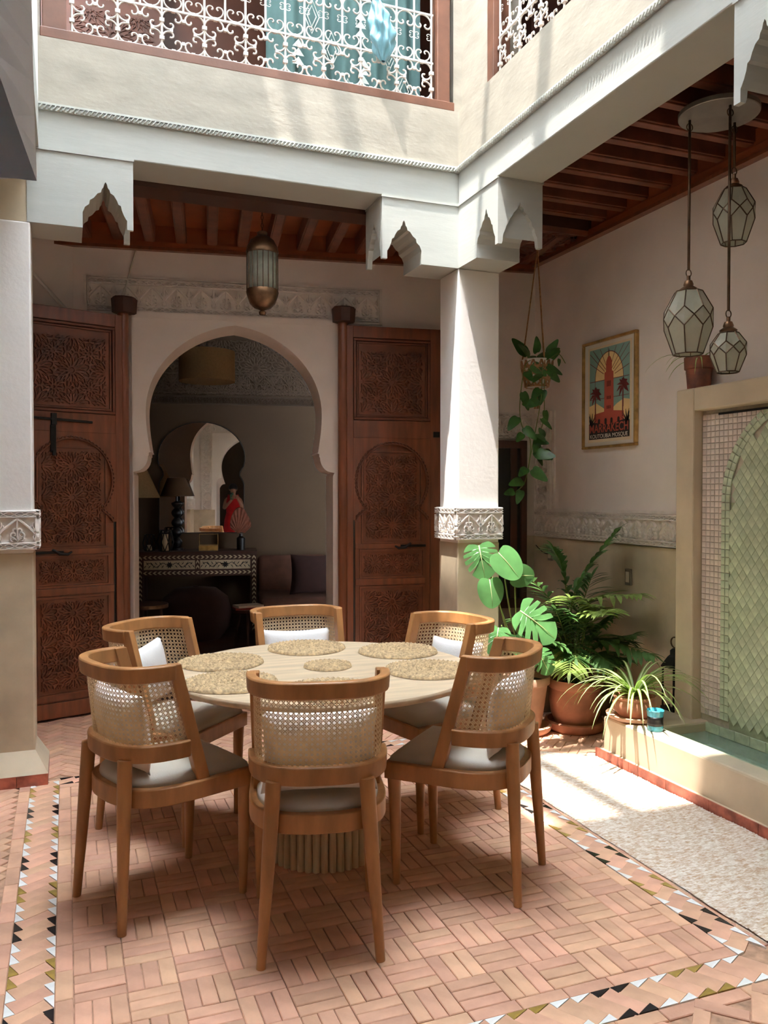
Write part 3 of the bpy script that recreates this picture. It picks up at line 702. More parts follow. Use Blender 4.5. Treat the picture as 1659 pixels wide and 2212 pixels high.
# ------------------------------------------------------------------ carved door leaves
def rect_strip(mb, a0, a1, b0, b1, w, h, c0): mb.strip([(a0, b0), (a1, b0), (a1, b1), (a0, b1)], w, h, c0, closed=True)
def frame_boxes(mb, a0, a1, b0, b1, w, c0, c1):
    mb.box(a0, a1, b0, b0+w, c0, c1).box(a0, a1, b1-w, b1, c0, c1).box(a0, a0+w, b0+w, b1-w, c0, c1).box(a1-w, a1, b0+w, b1-w, c0, c1)
def door_leaf(name, label, T, mir, bolt):
    """T: (along, up, out) with along = 0 at the hinge; mir = -1 when the leaf runs to the left"""
    d = sroot(name, label)
    T = T @ Matrix.Scale(mir, 4, (1, 0, 0)) if mir < 0 else T
    W = 0.73
    MB(T).box(0.04, W, 0.015, 2.555, -0.03, 0.012).build('leaf_board', 'wood_door', d)
    # stiles and rails
    for a0, a1, b0, b1 in ((0.04, 0.085, 0.015, 2.555), (0.635, W, 0.015, 2.555)):
        MB(T).box(a0, a1, b0, b1, 0.012, 0.03).build('stile', 'wood_door', d, bevel=0.003)
    for b0, b1 in ((2.475, 2.555), (1.79, 1.91), (0.015, 0.11)):
        MB(T).box(0.085, 0.635, b0, b1, 0.012, 0.03).build('rail', 'wood_door', d, bevel=0.003)
    MB(T).tube([(0.02, 0.0, -0.005), (0.02, 2.62, -0.005)], 0.036, 14).build('hinge_post', 'wood_door', d, smooth=True)
    # top carved panel
    p = MB(T).box(0.125, 0.595, 1.95, 2.435, 0.012, 0.020).build('panel', 'wood_carve', d)
    mb = MB(T); frame_boxes(mb, 0.088, 0.632, 1.915, 2.47, 0.016, 0.012, 0.034); frame_boxes(mb, 0.108, 0.612, 1.935, 2.45, 0.012, 0.012, 0.026); mb.build('panel_moulding', 'wood_edge', p, bevel=0.003)
    mb = MB(T); girih(mb, 0.138, 0.582, 1.965, 2.385, 0.222, 0.020, 0.013, 0.0125); mb.build('carving', 'wood_carve', p, kind='stuff', fix=False)
    # horseshoe moulding around the wicket
    cx = 0.36
    prof = [(0.256, 1.225), (0.243, 1.25), (0.215, 1.275), (0.185, 1.30), (0.182, 1.33)]
    for i in range(0, 17):
        t = i/16; ang = math.radians(lerp(-38, 90, t)); prof.append((0.25*math.cos(ang), 1.49 + 0.262*math.sin(ang)))
    L_ = [(cx - x, z) for x, z in prof]; R_ = [(cx + x, z) for x, z in prof[::-1]]
    path = L_ + R_[1:]
    outer = [(0.085, 1.225), (0.085, 1.79), (0.635, 1.79), (0.635, 1.225)]
    sp = MB(T)
    sp.prism(outer[:2] + [(cx, 1.79)] + [(cx, 1.752)] + L_[::-1][1:], 0.012, 0.030)
    sp.prism(outer[2:] + [(cx + x, z) for x, z in prof] + [(cx, 1.79)], 0.012, 0.030)
    o = sp.build('spandrel', 'wood_door', d)
    mb = MB(T); scallop(mb, path, 0.013, 0.008, 0.010, 0.030); mb.strip(path, 0.013, 0.010, 0.030); mb.build('scalloped_moulding', 'wood_edge', o, kind='stuff', fix=False)
    # wicket door
    wk = MB(T).box(0.10, 0.60, 0.12, 1.215, 0.012, 0.020).build('wicket_door', 'wood_door', d)
    for a0, a1, b0, b1, per in ((0.165, 0.555, 1.085, 1.68, 0.195), (0.15, 0.57, 0.845, 1.00, 0.135), (0.15, 0.57, 0.175, 0.745, 0.198)):
        pn = MB(T).box(a0, a1, b0, b1, 0.012, 0.021).build('wicket_panel', 'wood_carve', wk)
        mb = MB(T); frame_boxes(mb, a0-0.022, a1+0.022, b0-0.022, b1+0.022, 0.012, 0.012, 0.030); frame_boxes(mb, a0-0.006, a1+0.006, b0-0.006, b1+0.006, 0.006, 0.012, 0.025)
        girih(mb, a0+0.012, a1-0.012, b0+0.012, b1-0.012, per, 0.021, 0.012, 0.0115)
        mb.build('wicket_carving', 'wood_carve', wk, kind='stuff', fix=False)
    MB(T).box(0.085, 0.096, 0.11, 1.225, 0.012, 0.016).build('gap_shade_strip', 'black', wk)  # raised black strip, painted in as the shade of the wicket gap
    MB(T).box(0.10, 0.60, 1.025, 1.062, 0.02, 0.028).box(0.10, 0.60, 0.775, 0.82, 0.02, 0.028).build('wicket_rail', 'wood_door', wk, bevel=0.003)
    # iron furniture
    h = MB(T).box(0.42, 0.60, 1.035, 1.052, 0.028, 0.036).build('latch_bar', 'iron', wk)
    mb = MB(T); mb.tube([(0.49, 1.062, 0.04), (0.45, 1.035, 0.055), (0.40, 1.03, 0.055), (0.375, 1.045, 0.05)], [0.007, 0.01, 0.009, 0.006], 8); mb.build('latch_handle', 'iron', h, smooth=True)
    if bolt:
        mb = MB(T).tube([(0.24, 1.855, 0.045), (0.74, 1.872, 0.045)], 0.008, 8).box(0.46, 0.49, 1.83, 1.90, 0.03, 0.055).box(0.60, 0.62, 1.84, 1.90, 0.03, 0.055)
        b = mb.build('bolt', 'iron', d); MB(T).box(0.46, 0.495, 1.66, 1.83, 0.03, 0.042).build('bolt_hasp', 'iron', b, bevel=0.004)
        MB(T).tube([(0.477, 1.67, 0.05), (0.477, 1.64, 0.05)], 0.012, 8).build('bolt_knob', 'iron', b)
    else:
        MB(T).box(0.655, 0.70, 1.80, 1.84, 0.03, 0.045).build('hasp_plate', 'iron', d, bevel=0.003)
    # pivot block at the head
    hexp = [(0.02 + 0.078*math.cos(math.radians(a)), 0.02 + 0.066*math.sin(math.radians(a))) for a in range(22, 382, 45)]
    T2 = T @ Matrix(((1, 0, 0, 0), (0, 0, 1, 0), (0, 1, 0, 0), (0, 0, 0, 1)))
    MB(T2).prism(hexp, 2.575, 2.665, taper=-0.08).prism(hexp, 2.665, 2.675, taper=0.05).build('pivot_block', 'wood_dark', d)
    return d
LD = frame((0.375, 5.66, 0), (0.954, 0.30, 0), (0, 0, 1))
door_leaf('door_1', 'carved dark wooden door leaf with long black bolt, opened beside the left column', LD, -1, True)
RD = WB @ Matrix.Translation((1.375, 0, 0.075)) @ Matrix.Rotation(math.radians(2.0), 4, 'Y')
door_leaf('door_2', 'carved dark wooden door leaf opened against the wall beside the sunlit column', RD, 1, False)

# ------------------------------------------------------------------ upper windows: frames, white wrought grilles
def cscroll(turn=330, n=46, tight=5.5):
    """symmetric C-scroll by integrating curvature; unit width"""
    pts = [(0.0, 0.0)]; side = []
    for sgn in (1, -1):
        x = y = 0.0; hd = 0.0; P = []
        for i in range(n):
            s = (i + 0.5)/n; k = 1.0 + tight*s**4
            hd += sgn * k * (1.0/n) * 2.9; ds = 1.0/n*sgn
            x += math.cos(hd)*ds; y += math.sin(hd)*ds; P.append((x, y))
        side.append(P)
    pts = side[1][::-1] + pts + side[0]
    xs = [p[0] for p in pts]; ys = [p[1] for p in pts]; w = max(xs) - min(xs); cx = (max(xs)+min(xs))/2; cy = min(ys)
    return [((p[0]-cx)/w, (p[1]-cy)/w) for p in pts]
CS = cscroll()
def grille(win, T, a0, n, mod, z0, rows_z, both=True):
    a1 = a0 + n*mod; r = 0.0062
    h = rows_z[0] - z0
    for z in (z0, rows_z[0], rows_z[1], rows_z[2]): MB(T).box(a0-0.01, a1+0.01, z-0.005, z+0.005, -0.006, 0.006).build('rail_bar', 'white_iron', win)
    for i in range(n*2+1):
        a = a0 + i*mod/2
        zlo = z0 if i % 2 == 0 else rows_z[0]
        MB(T).tube([(a, zlo, 0), (a, rows_z[2], 0)], 0.006, 6).build('upright_bar', 'white_iron', win)
    s = mod*0.50
    base = MB().tube([(p[0]*s, p[1]*s, 0) for p in CS], 0.0052, 5).build('scroll', 'white_iron', win, smooth='all')
    first = [True]
    def put(M):
        if first[0]: base.matrix_local = M; first[0] = False
        else: link_copy(base, 'scroll', win, M)
    fl_ = T
    for i in range(n):
        cx, cz = a0 + (i+0.5)*mod, z0 + h/2
        for k in range(4):                       # four C-scrolls form a quatrefoil
            ang = math.radians(45 + 90*k); rr = h*0.66
            M = fl_ @ Matrix.Translation((cx + math.cos(ang)*rr*mod/h*0.93, cz + math.sin(ang)*rr*0.93, 0)) @ Matrix.Rotation(ang + PI/2, 4, 'Z') @ Matrix.Scale(0.98, 4)
            put(M)
    sm = Matrix.Scale(0.46, 4)
    for i in range(n*2):
        cx = a0 + (i+0.5)*mod/2
        put(fl_ @ Matrix.Translation((cx, rows_z[0] + 0.006, 0)) @ Matrix.Scale(0.80, 4) @ Matrix.Scale(0.9, 4, (0, 1, 0)))
        for sg in (-1, 1):
            put(fl_ @ Matrix.Translation((cx + sg*mod*0.25, rows_z[0] + 0.145, 0)) @ Matrix.Rotation(sg*PI*0.5, 4, 'Z') @ Matrix.Scale(0.34, 4))
        put(fl_ @ Matrix.Translation((cx, rows_z[1]-0.004, 0)) @ Matrix.Rotation(PI, 4, 'Z') @ Matrix.Scale(0.95, 4) @ Matrix.Scale(1.0, 4, (0, 1, 0)))
    knots = MB(T)
    for i in range(n+1):
        for z in (z0 + h*0.28, z0 + h*0.72): knots.box(a0+i*mod-0.012, a0+i*mod+0.012, z-0.009, z+0.009, -0.01, 0.01)
    for i in range(n):
        for q in (0.27, 0.73):
            for z in (z0, rows_z[0]): knots.box(a0+(i+q)*mod-0.01, a0+(i+q)*mod+0.01, z-0.008, z+0.008, -0.009, 0.009)
        c_ = (a0+(i+0.5)*mod, z0+h/2)
        for ang in range(0, 360, 90):
            q = math.radians(ang); knots.box(c_[0]+mod*0.28*math.cos(q)-0.008, c_[0]+mod*0.28*math.cos(q)+0.008, c_[1]+h*0.28*math.sin(q)-0.008, c_[1]+h*0.28*math.sin(q)+0.008, -0.008, 0.008)
    knots.build('collar', 'white_iron', win, kind='stuff')
w1 = sroot('window_1', 'wide upper window with white wrought iron scroll grille above the salon gallery')
MB(FAR).box(-0.10, 2.105, 3.605, 3.655, -0.14, -0.001).build('window_sill', 'wood_window', w1, bevel=0.004)
MB(FAR).box(2.005, 2.085, 3.655, 5.3, -0.12, -0.02).build('window_jamb', 'wood_window', w1, bevel=0.004)
MB(FAR).box(-0.09, 0.02, 3.655, 5.3, -0.12, -0.02).build('window_jamb', 'wood_window', w1, bevel=0.004)
grille(w1, FAR @ Matrix.Translation((0, 0, -0.05)), 0.045, 9, 0.215, 3.672, (3.672+0.205, 4.15, 4.5))
w2 = sroot('window_2', 'upper window with white scroll grille on the sunlit right side')
MB(RGT).box(-4.07, -1.9, 3.615, 3.645, -0.16, -0.03).build('window_sill', 'wood_window', w2, bevel=0.004)
MB(RGT).box(-4.07, -4.00, 3.645, 5.3, -0.14, -0.035).build('window_jamb', 'wood_window', w2, bevel=0.004)
grille(w2, RGT @ Matrix.Translation((0, 0, -0.07)), -3.985, 9, 0.205, 3.66, (3.66+0.2, 4.13, 4.5))
# curtain with printed motifs, and the tied blue bundle hung on the grille
cu = thing('curtain', 'grey green printed curtain hanging behind the white grille', 'curtain', (1.45, 4.72, 3.62))
def cfold(u, v): return (-0.36 + 0.96*u, 0.02*math.sin(u*34) + 0.012*math.sin(u*61+1), v*1.6)
MB().grid(cfold, 90, 6).build('cloth', 'curtain', cu, smooth='all')
mb = MB(frame((0, -0.036, 0), (1, 0, 0), (0, 0, 1)))
for i, (x, z) in enumerate([(-0.18, 0.32), (0.02, 0.38), (0.22, 0.28), (0.38, 0.42), (-0.28, 0.12), (0.12, 0.13), (0.33, 0.12), (-0.1, 0.55), (0.2, 0.55), (0.48, 0.22)]):
    if i % 2:
        for s_ in (0.10, 0.06): mb.strip([(x, z-s_), (x+s_*0.45, z), (x, z+s_), (x-s_*0.45, z)], 0.008, 0.002, closed=True)
    else:
        for k in range(3):
            y = z - 0.06 + k*0.05; mb.add([(x-0.035, y, 0), (x+0.035, y, 0), (x, y+0.045, 0)], [(0, 1, 2)])
mb.build('printed_motif', 'curtain_print', cu, kind='stuff', fix=False)
bd = thing('cloth_bundle', 'shiny pale blue bundle knotted onto the white window grille', 'bundle', (1.66, 4.335, 3.80))
def bun(u, v):
    a = 2*PI*u; r = (0.012 + 0.055*math.sin(PI*min(1, v*1.02))**0.8*(1.25-v*0.7))*(1 + 0.20*math.sin(5*a + v*9) + 0.12*math.sin(9*a - v*14) + 0.10*math.sin(v*23 + 2*a))
    return (r*math.cos(a) - 0.05*v**2, r*0.8*math.sin(a), v*0.36)
MB().grid(bun, 56, 40, wrap=True).build('bundle_cloth', 'bag_blue', bd, smooth='all')
MB().tube([(-0.05 + 0.02*math.cos(a), 0.02*math.sin(a), 0.33) for a in [i*PI/6 for i in range(12)]], 0.008, 6, closed=True).build('knot', 'bag_blue', bd)
# carved door in the upper gallery behind the grille
ud = sroot('door_3', 'carved brown door standing in the dark upper gallery')
Tq = frame((0, 5.70, 3.3), (1, 0, 0), (0, 0, 1))
MB(Tq).box(0.0, 0.62, 0, 1.9, 0, 0.03).build('leaf_board', 'wood_dark', ud)
mb = MB(Tq); girih(mb, 0.06, 0.56, 0.3, 1.2, 0.3, 0.03, 0.008, 0.012); mb.build('carving', 'wood_dark', ud, kind='stuff', fix=False)

# ------------------------------------------------------------------ cane-back chairs
def smooth_path(P, n):
    """Catmull-Rom through P"""
    out = []; m = len(P)
    for i in range(m-1):
        p0, p1, p2, p3 = [Vector(P[max(0, min(m-1, i+k))]) for k in (-1, 0, 1, 2)]
        for k in range(n):
            t = k/n; out.append(0.5*((2*p1) + (p2-p0)*t + (2*p0-5*p1+4*p2-p3)*t*t + (3*p1-p0-3*p2+p3)*t**3))
    out.append(Vector(P[-1])); return out
def u_curve(hw, yend, yrear, n=40):
    """U in plan from the left end round the rear to the right end"""
    pts = []
    for i in range(n+1):
        t = -1 + 2*i/n; a = t*PI/2*1.0
        e = 0.72
        x = hw*math.copysign(abs(math.sin(a))**e, a); y = yend + (yrear-yend)*abs(math.cos(a))**e
        pts.append((x, y))
    # resample evenly
    d = [0]
    for i in range(n): d.append(d[-1] + math.hypot(pts[i+1][0]-pts[i][0], pts[i+1][1]-pts[i][1]))
    out = []
    for k in range(n+1):
        s = d[-1]*k/n; i = max(j for j in range(n+1) if d[j] <= s+1e-9); i = min(i, n-1)
        f = (s-d[i])/max(1e-9, d[i+1]-d[i]); out.append((lerp(pts[i][0], pts[i+1][0], f), lerp(pts[i][1], pts[i+1][1], f)))
    return out, d[-1]
def band(mb, path, th, z0, z1, lean=0.0):
    """bent timber band following a plan path; th is its thickness, lean moves the top outward"""
    n = len(path); vs = []
    for i in range(n):
        p = Vector(path[i]); t = Vector(path[min(i+1, n-1)]) - Vector(path[max(i-1, 0)]); t.normalize(); nn = Vector((-t.y, t.x))
        for off, z in ((th/2, z0), (th/2, z1), (-th/2, z1), (-th/2, z0)):
            L = lean*(z-z0)/(z1-z0); q = p + nn*(off - L) ; vs.append((q.x, q.y, z))
    fs = [(i*4+k, (i+1)*4+k, (i+1)*4+(k+1) % 4, i*4+(k+1) % 4) for i in range(n-1) for k in range(4)] + [(3, 2, 1, 0), tuple((n-1)*4+k for k in range(4))]
    mb.add(vs, fs)
TOPU, _ = u_curve(0.206, -0.055, -0.234)
LOWU, _ = u_curve(0.203, 0.0, -0.210)
def cane_mesh():
    mb = MB(); z0, z1 = 0.585, 0.808
    Tt, Lt = u_curve(0.203, -0.055, -0.229, 80); Tb, Lb = u_curve(0.201, 0.0, -0.208, 80)
    def at(u, v, off=0.0):
        s = u*80; i = min(79, int(s)); f = s-i
        a = Vector((lerp(Tb[i][0], Tb[i+1][0], f), lerp(Tb[i][1], Tb[i+1][1], f))); b = Vector((lerp(Tt[i][0], Tt[i+1][0], f), lerp(Tt[i][1], Tt[i+1][1], f)))
        t = Vector(Tt[i+1]) - Vector(Tt[i]); t.normalize(); nn = Vector((-t.y, t.x)); p = a.lerp(b, v) + nn*off
        return Vector((p.x, p.y, lerp(z0, z1, v)))
    nu = 40; nv = 14                     # cells of the six-way weave
    wu, wv = 0.055, 0.055                # strand half width in cell units
    def ribbon(pts, hw, off):
        vs = []
        for i, (u, v) in enumerate(pts):
            a = pts[max(0, i-1)]; b = pts[min(len(pts)-1, i+1)]
            du, dv = (b[0]-a[0])*nu, (b[1]-a[1])*nv; l = math.hypot(du, dv); nx_, ny_ = -dv/l, du/l
            vs += [at(min(1, max(0, u + nx_*hw/nu)), v + ny_*hw/nv, off), at(min(1, max(0, u - nx_*hw/nu)), v - ny_*hw/nv, off)]
        mb.add(vs, [(2*i, 2*i+1, 2*i+3, 2*i+2) for i in range(len(pts)-1)])
    for j in range(nv+1):
        for o in (-0.13, 0.13): ribbon([(i/40, (j+o)/nv) for i in range(41)], 0.062, 0.0006)
    for i in range(nu+1):
        for o in (-0.13, 0.13):
            u = min(1, max(0, (i+o)/nu)); ribbon([(u, k/4) for k in range(5)], 0.062, -0.0006)
    for k in range(-nv, nu+1):
        for sg in (1, -1):
            pts = []
            for j in range(0, nv+1):
                i = k + j + 0.5
                if 0 <= i <= nu: pts.append((i/nu, (j if sg > 0 else nv-j)/nv))
            if len(pts) > 1: ribbon(pts, 0.078, 0.0016*sg)
    return mb
def make_chair():
    t = thing('dining_chair', 'chair', 'chair')
    # seat frame (D-shaped apron)
    D_ = [(-0.205, 0.24)] + [(x, y) for x, y in u_curve(0.205, 0.03, -0.20, 36)[0]] + [(0.205, 0.24)]
    mb = MB(); band(mb, D_, 0.03, 0.385, 0.445); mb.box(-0.22, 0.22, 0.222, 0.252, 0.385, 0.445); mb.build('seat_frame', 'wood_chair', t, bevel=0.004, smooth=True)
    poly = [(x*0.955, y*0.955 + 0.004) for x, y in D_]
    poly = [(-0.196, 0.236)] + [(x*0.94, y*0.94) for x, y in D_[1:-1]] + [(0.196, 0.236)]
    def dome(u, v):
        n = len(poly); s = (u*n) % n; i = int(s) % n; f = s-int(s); p = poly[i]; q = poly[(i+1) % n]
        x, y = lerp(p[0], q[0], f), lerp(p[1], q[1], f); cx, cy = 0, 0.03
        k = [0.0, 0.5, 0.8, 0.93, 1.0, 1.015, 1.0][int(round(v*6))]; z = [0.492, 0.49, 0.484, 0.476, 0.462, 0.45, 0.43][int(round(v*6))]
        return (cx + (x-cx)*k, cy + (y-cy)*k, z)
    MB().grid(dome, 76, 6, wrap=True).build('seat_cushion', 'seat_fabric', t, smooth='all')
    for sx in (-1, 1):
        MB().tube([(sx*0.192, 0.224, 0.442), (sx*0.192, 0.224, 0.38), (sx*0.191, 0.222, 0.32), (sx*0.19, 0.215, 0.0)], [0.024, 0.024, 0.0225, 0.014], 14).build('leg', 'wood_chair', t, smooth=True)
        MB().tube([(sx*0.140, -0.196, 0.545), (sx*0.148, -0.203, 0.42), (sx*0.178, -0.228, 0.0)], [0.024, 0.0235, 0.0145], 14).build('leg', 'wood_chair', t, smooth=True)
        # stile from seat frame up to the end of the top rail
        x0, x1 = sx*0.195, sx*0.200
        mb = MB(); w_ = 0.016
        mb.add([(sx*0.19-w_, 0.035, 0.43), (sx*0.19+w_, 0.035, 0.43), (sx*0.19+w_, 0.082, 0.43), (sx*0.19-w_, 0.082, 0.43),
                (sx*0.200-w_, -0.078, 0.846), (sx*0.200+w_, -0.078, 0.846), (sx*0.200+w_, -0.034, 0.846), (sx*0.200-w_, -0.034, 0.846)],
               [(3,2,1,0),(4,5,6,7),(0,1,5,4),(1,2,6,5),(2,3,7,6),(3,0,4,7)])
        mb.build('stile', 'wood_chair', t, bevel=0.003)
    mb = MB(); band(mb, TOPU, 0.032, 0.796, 0.848, 0.004); mb.build('top_rail', 'wood_chair', t, bevel=0.005, smooth=True)
    mb = MB(); band(mb, LOWU, 0.032, 0.533, 0.590, 0.003); mb.build('lower_rail', 'wood_chair', t, bevel=0.005, smooth=True)
    cane_mesh().build('cane_back', 'cane', t, fix=False)
    return t
chair0 = make_chair()
def pillow_mesh(w_, h_, d_):
    def f(u, v):
        a, b = -1 + 2*u, -1 + 2*v
        return a, b
    mb = MB(); n = 18
    for s in (1, -1):
        vs = []
        for i in range(n+1):
            for j in range(n+1):
                a, b = -1 + 2*i/n, -1 + 2*j/n
                k = ((1-abs(a)**2.6)*(1-abs(b)**2.6))**0.5
                pin = 1 - 0.07*(1-abs(b)**2)*abs(a)**3 ; pin2 = 1 - 0.09*(1-abs(a)**2)*abs(b)**3
                wr = 0.006*math.sin(9*a+4*b)*k*(1-k) * 4
                vs.append((a*w_/2*pin, s*(d_/2*k + wr*0.3), b*h_/2*pin2 + h_/2))
        k = n+1
        mb.add(vs, [(i*k+j, (i+1)*k+j, (i+1)*k+j+1, i*k+j+1) for i in range(n) for j in range(n)])
    return mb
def set_chair(name_label, rearmid, face, first, pil):
    c = chair0 if first else copy_tree(chair0)
    f = Vector((face[0], face[1], 0)).normalized(); o = Vector((rearmid[0], rearmid[1], 0)) + f*0.228
    c.location = o; c.rotation_euler = (0, 0, math.atan2(f.y, f.x) - PI/2); c['label'] = name_label; c['group'] = 'cane back chairs round the table'
    plabel, dx, dy, tilt, roll = pil
    r = Vector((f.y, -f.x, 0))
    p = (pm if 'pm' in globals() else None)
    if p is None:
        globals()['pm'] = p = pillow_mesh(0.36, 0.265, 0.10).build('pillow', 'pillow', None, smooth='all')
        bm = bmesh.new(); bm.from_mesh(p.data); bmesh.ops.remove_doubles(bm, verts=bm.verts, dist=0.0005); bmesh.ops.recalc_face_normals(bm, faces=bm.faces); bm.to_mesh(p.data); bm.free()
    else:
        p = p.copy(); C.objects.link(p)
    q = o + r*dx + f*dy; p.location = (q.x, q.y, 0.482)
    p.rotation_euler = (Matrix.Rotation(c.rotation_euler.z, 4, 'Z') @ Matrix.Rotation(roll, 4, 'Y') @ Matrix.Rotation(tilt, 4, 'X')).to_euler()
    tag(p, plabel, 'cushion', 'white cushions on the chairs')
    return c
set_chair('cane back chair with its back to the open floor, turned away from the salon', (0.70, 2.345), (0.24, 0.97), True, ('off white cushion behind the cane of the chair facing the salon', 0.0, -0.122, 0.10, 0.0))
set_chair('cane back chair on the fountain side with its back to the patterned rug', (1.55, 2.566), (-0.70, 0.70), False, ('crumpled off white cushion on the chair backing onto the rug', 0.03, -0.115, 0.13, 0.0))
set_chair('cane back chair beside the zigzag tile border near the left column', (0.09, 2.892), (0.93, 0.367), False, ('off white cushion slumped on the chair by the zigzag border', -0.02, -0.118, 0.10, 0.0))
set_chair('cane back chair in front of the left door leaf', (0.24, 3.775), (0.73, -0.684), False, ('white cushion tilted up on its corner on the chair by the left door leaf', 0.0, -0.11, 0.15, 0.16))
set_chair('cane back chair in front of the dark archway, facing the open floor', (1.03, 4.02), (0.045, -1.0), False, ('white cushion upright on the chair before the dark archway', -0.01, -0.11, 0.15, -0.03))
set_chair('cane back chair beside the sunlit column and large leaf plant', (1.745, 3.41), (-0.97, -0.24), False, ('white cushion on the chair beside the sunlit column', 0.0, -0.11, 0.15, 0.05))

# ------------------------------------------------------------------ round table, mats
TC = (0.945, 3.125)
tb = thing('dining_table', 'round travertine topped table on a fluted drum base', 'table', (*TC, 0))
MB().lathe([(0.0, 0.69), (0.575, 0.69), (0.588, 0.694), (0.593, 0.702), (0.593, 0.710), (0.588, 0.717), (0.0, 0.717)], 96).build('table_top', 'travertine', tb, smooth=True)
dr = MB().lathe([(0.0, 0.0), (0.208, 0.0), (0.208, 0.69), (0.0, 0.69)], 48).build('drum', 'slat_wood', tb, smooth=True)
n = 44; me = None
for i in range(n):
    a = 2*PI*i/n; hw_ = 2*PI*0.21/n*0.47
    if me is None:
        prof = [(0.206, -hw_), (0.214, -hw_), (0.2235, -hw_*0.55), (0.2265, 0), (0.2235, hw_*0.55), (0.214, hw_), (0.206, hw_)]
        o = MB().prism(prof, 0.0, 0.69).build('flute_slat', 'slat_wood', tb, smooth=True); me = o
    else: o = link_copy(me, 'flute_slat', tb)
    o.rotation_euler = (0, 0, a)
def mat_mesh(R, rings):
    mb = MB(); nr = rings*4; na = 150
    def f(u, v):
        r = max(0.0005, R*v); ring = v*rings; a = 2*PI*u; k = int(ring)
        z = 0.004 + 0.0065*abs(math.sin(PI*ring))**0.7
        nb = max(6, int(2*PI*r/0.019)); z += 0.0036*math.sin(a*nb + k*1.7 + 3*(ring-k))
        if v >= 0.999: z = 0.0
        rr = r*(1 + 0.012*math.sin(3*a+1) + 0.006*math.sin(7*a))
        return (rr*math.cos(a), rr*math.sin(a), max(0.0006, z))
    mb.grid(f, na, nr, wrap=True); return mb
pmat = None
def put_mat(x, y, label, rot, small=False):
    global pmat
    if small: o = mat_mesh(0.096, 6).build('table_mat', 'seagrass', None, smooth='all')
    elif pmat is None: o = pmat = mat_mesh(0.172, 11).build('table_mat', 'seagrass', None, smooth='all')
    else: o = pmat.copy(); C.objects.link(o)
    o.location = (x, y, 0.718); o.rotation_euler = (0, 0, rot); tag(o, label, 'placemat', None if small else 'round seagrass placemats'); return o
put_mat(0.583, 3.359, 'round seagrass placemat in front of the chair by the left door leaf', 0.3)
put_mat(0.552, 2.985, 'round seagrass placemat in front of the chair by the zigzag border', 1.1)
put_mat(0.992, 3.545, 'round seagrass placemat in front of the chair before the dark archway', 2.2)
put_mat(1.344, 3.330, 'round seagrass placemat in front of the chair beside the sunlit column', 0.9)
put_mat(1.310, 2.930, 'round seagrass placemat in front of the chair backing onto the rug', 1.9)
put_mat(0.850, 2.740, 'round seagrass placemat in front of the chair facing the salon', 2.9)
put_mat(0.966, 3.140, 'small round seagrass mat at the middle of the table', 0.2, True)
# ------------------------------------------------------------------ rug
rug = thing('rug', 'cream and beige flat woven runner beside the fountain trough', 'rug', (2.345, 2.6, 0.0))
def rugf(u, v):
    yfar = lerp(1.58, 1.10, u); y = lerp(-1.6, yfar, v); x = lerp(-0.315, 0.288, u)
    i, j = int(round(u*70)), int(round(v*330))
    return (x + 0.003*math.sin(y*19), y, 0.005 + 0.0045*((i+j) % 2)*(0.6+0.4*math.sin(j*2.3)) + 0.002*math.sin(x*7+y*3))
mb = MB(); mb.grid(rugf, 70, 330); mb.build('weave', 'rug_yarn', rug, smooth='all', fix=False)
MB().add([(-0.315,-1.6,0.001),(0.288,-1.6,0.001),(0.288,1.10,0.001),(-0.315,1.58,0.001)], [(0,1,2,3)]).build('backing', 'rug_yarn', rug)

# ------------------------------------------------------------------ fountain: trough, niche, glazed tiles, water
fo = thing('fountain', 'wall fountain with plaster surround, glazed tile niche and low water trough', 'fountain', (2.9, 2.6, 0))
TF = Matrix.Translation((-2.9, -2.6, 0)) @ frame((3.05, 0, 0), (0, -1, 0), (0, 0, 1))
OF = Vector((2.9, 2.6, 0))
def fb(x0, x1, y0, y1, z0, z1): return MB().box(x0-OF.x, x1-OF.x, y0-OF.y, y1-OF.y, z0, z1)
NY0, NY1 = 1.55, 3.46                        # niche span in Y
fb(3.05, 3.199, 3.455, 3.585, 0, 1.955).build('surround_pier', 'tadelakt', fo, bevel=0.008)
fb(3.05, 3.199, 1.3, 3.455, 1.835, 1.955).build('surround_lintel', 'tadelakt', fo, bevel=0.008)
fb(3.05, 3.199, 1.3, 1.55, 0, 1.835).build('surround_pier', 'tadelakt', fo)
fb(3.115, 3.199, 1.55, 3.455, 0.0, 1.835).build('niche_back', 'grout', fo)
fb(3.098, 3.106, 2.2, 3.33, 1.805, 1.816).build('spout_slot', 'iron', fo)
# trough
fb(2.67, 2.80, 1.2, 3.69, 0.0, 0.222).build('trough_wall', 'tadelakt', fo, bevel=0.012)
fb(2.80, 3.16, 3.40, 3.69, 0.0, 0.222).build('trough_end', 'tadelakt', fo, bevel=0.012)
fb(2.645, 2.68, 1.2, 3.715, 0.0, 0.045).build('trough_plinth', 'tadelakt', fo, bevel=0.006)
for i in range(9):
    y1 = 3.715 - i*0.28; fb(2.640, 2.646, y1-0.277, y1, 0.0, 0.05).build('plinth_tile', 'red_tile', fo)
fb(2.80, 3.12, 1.2, 3.41, 0.0, 0.10).build('basin_floor', 'grout_green', fo)
fb(2.80, 2.815, 1.2, 3.40, 0.1, 0.215).build('basin_lining', 'tile_green', fo)
wt = fb(2.812, 3.10, 1.2, 3.40, 0.1705, 0.172).build('water', 'water', fo)
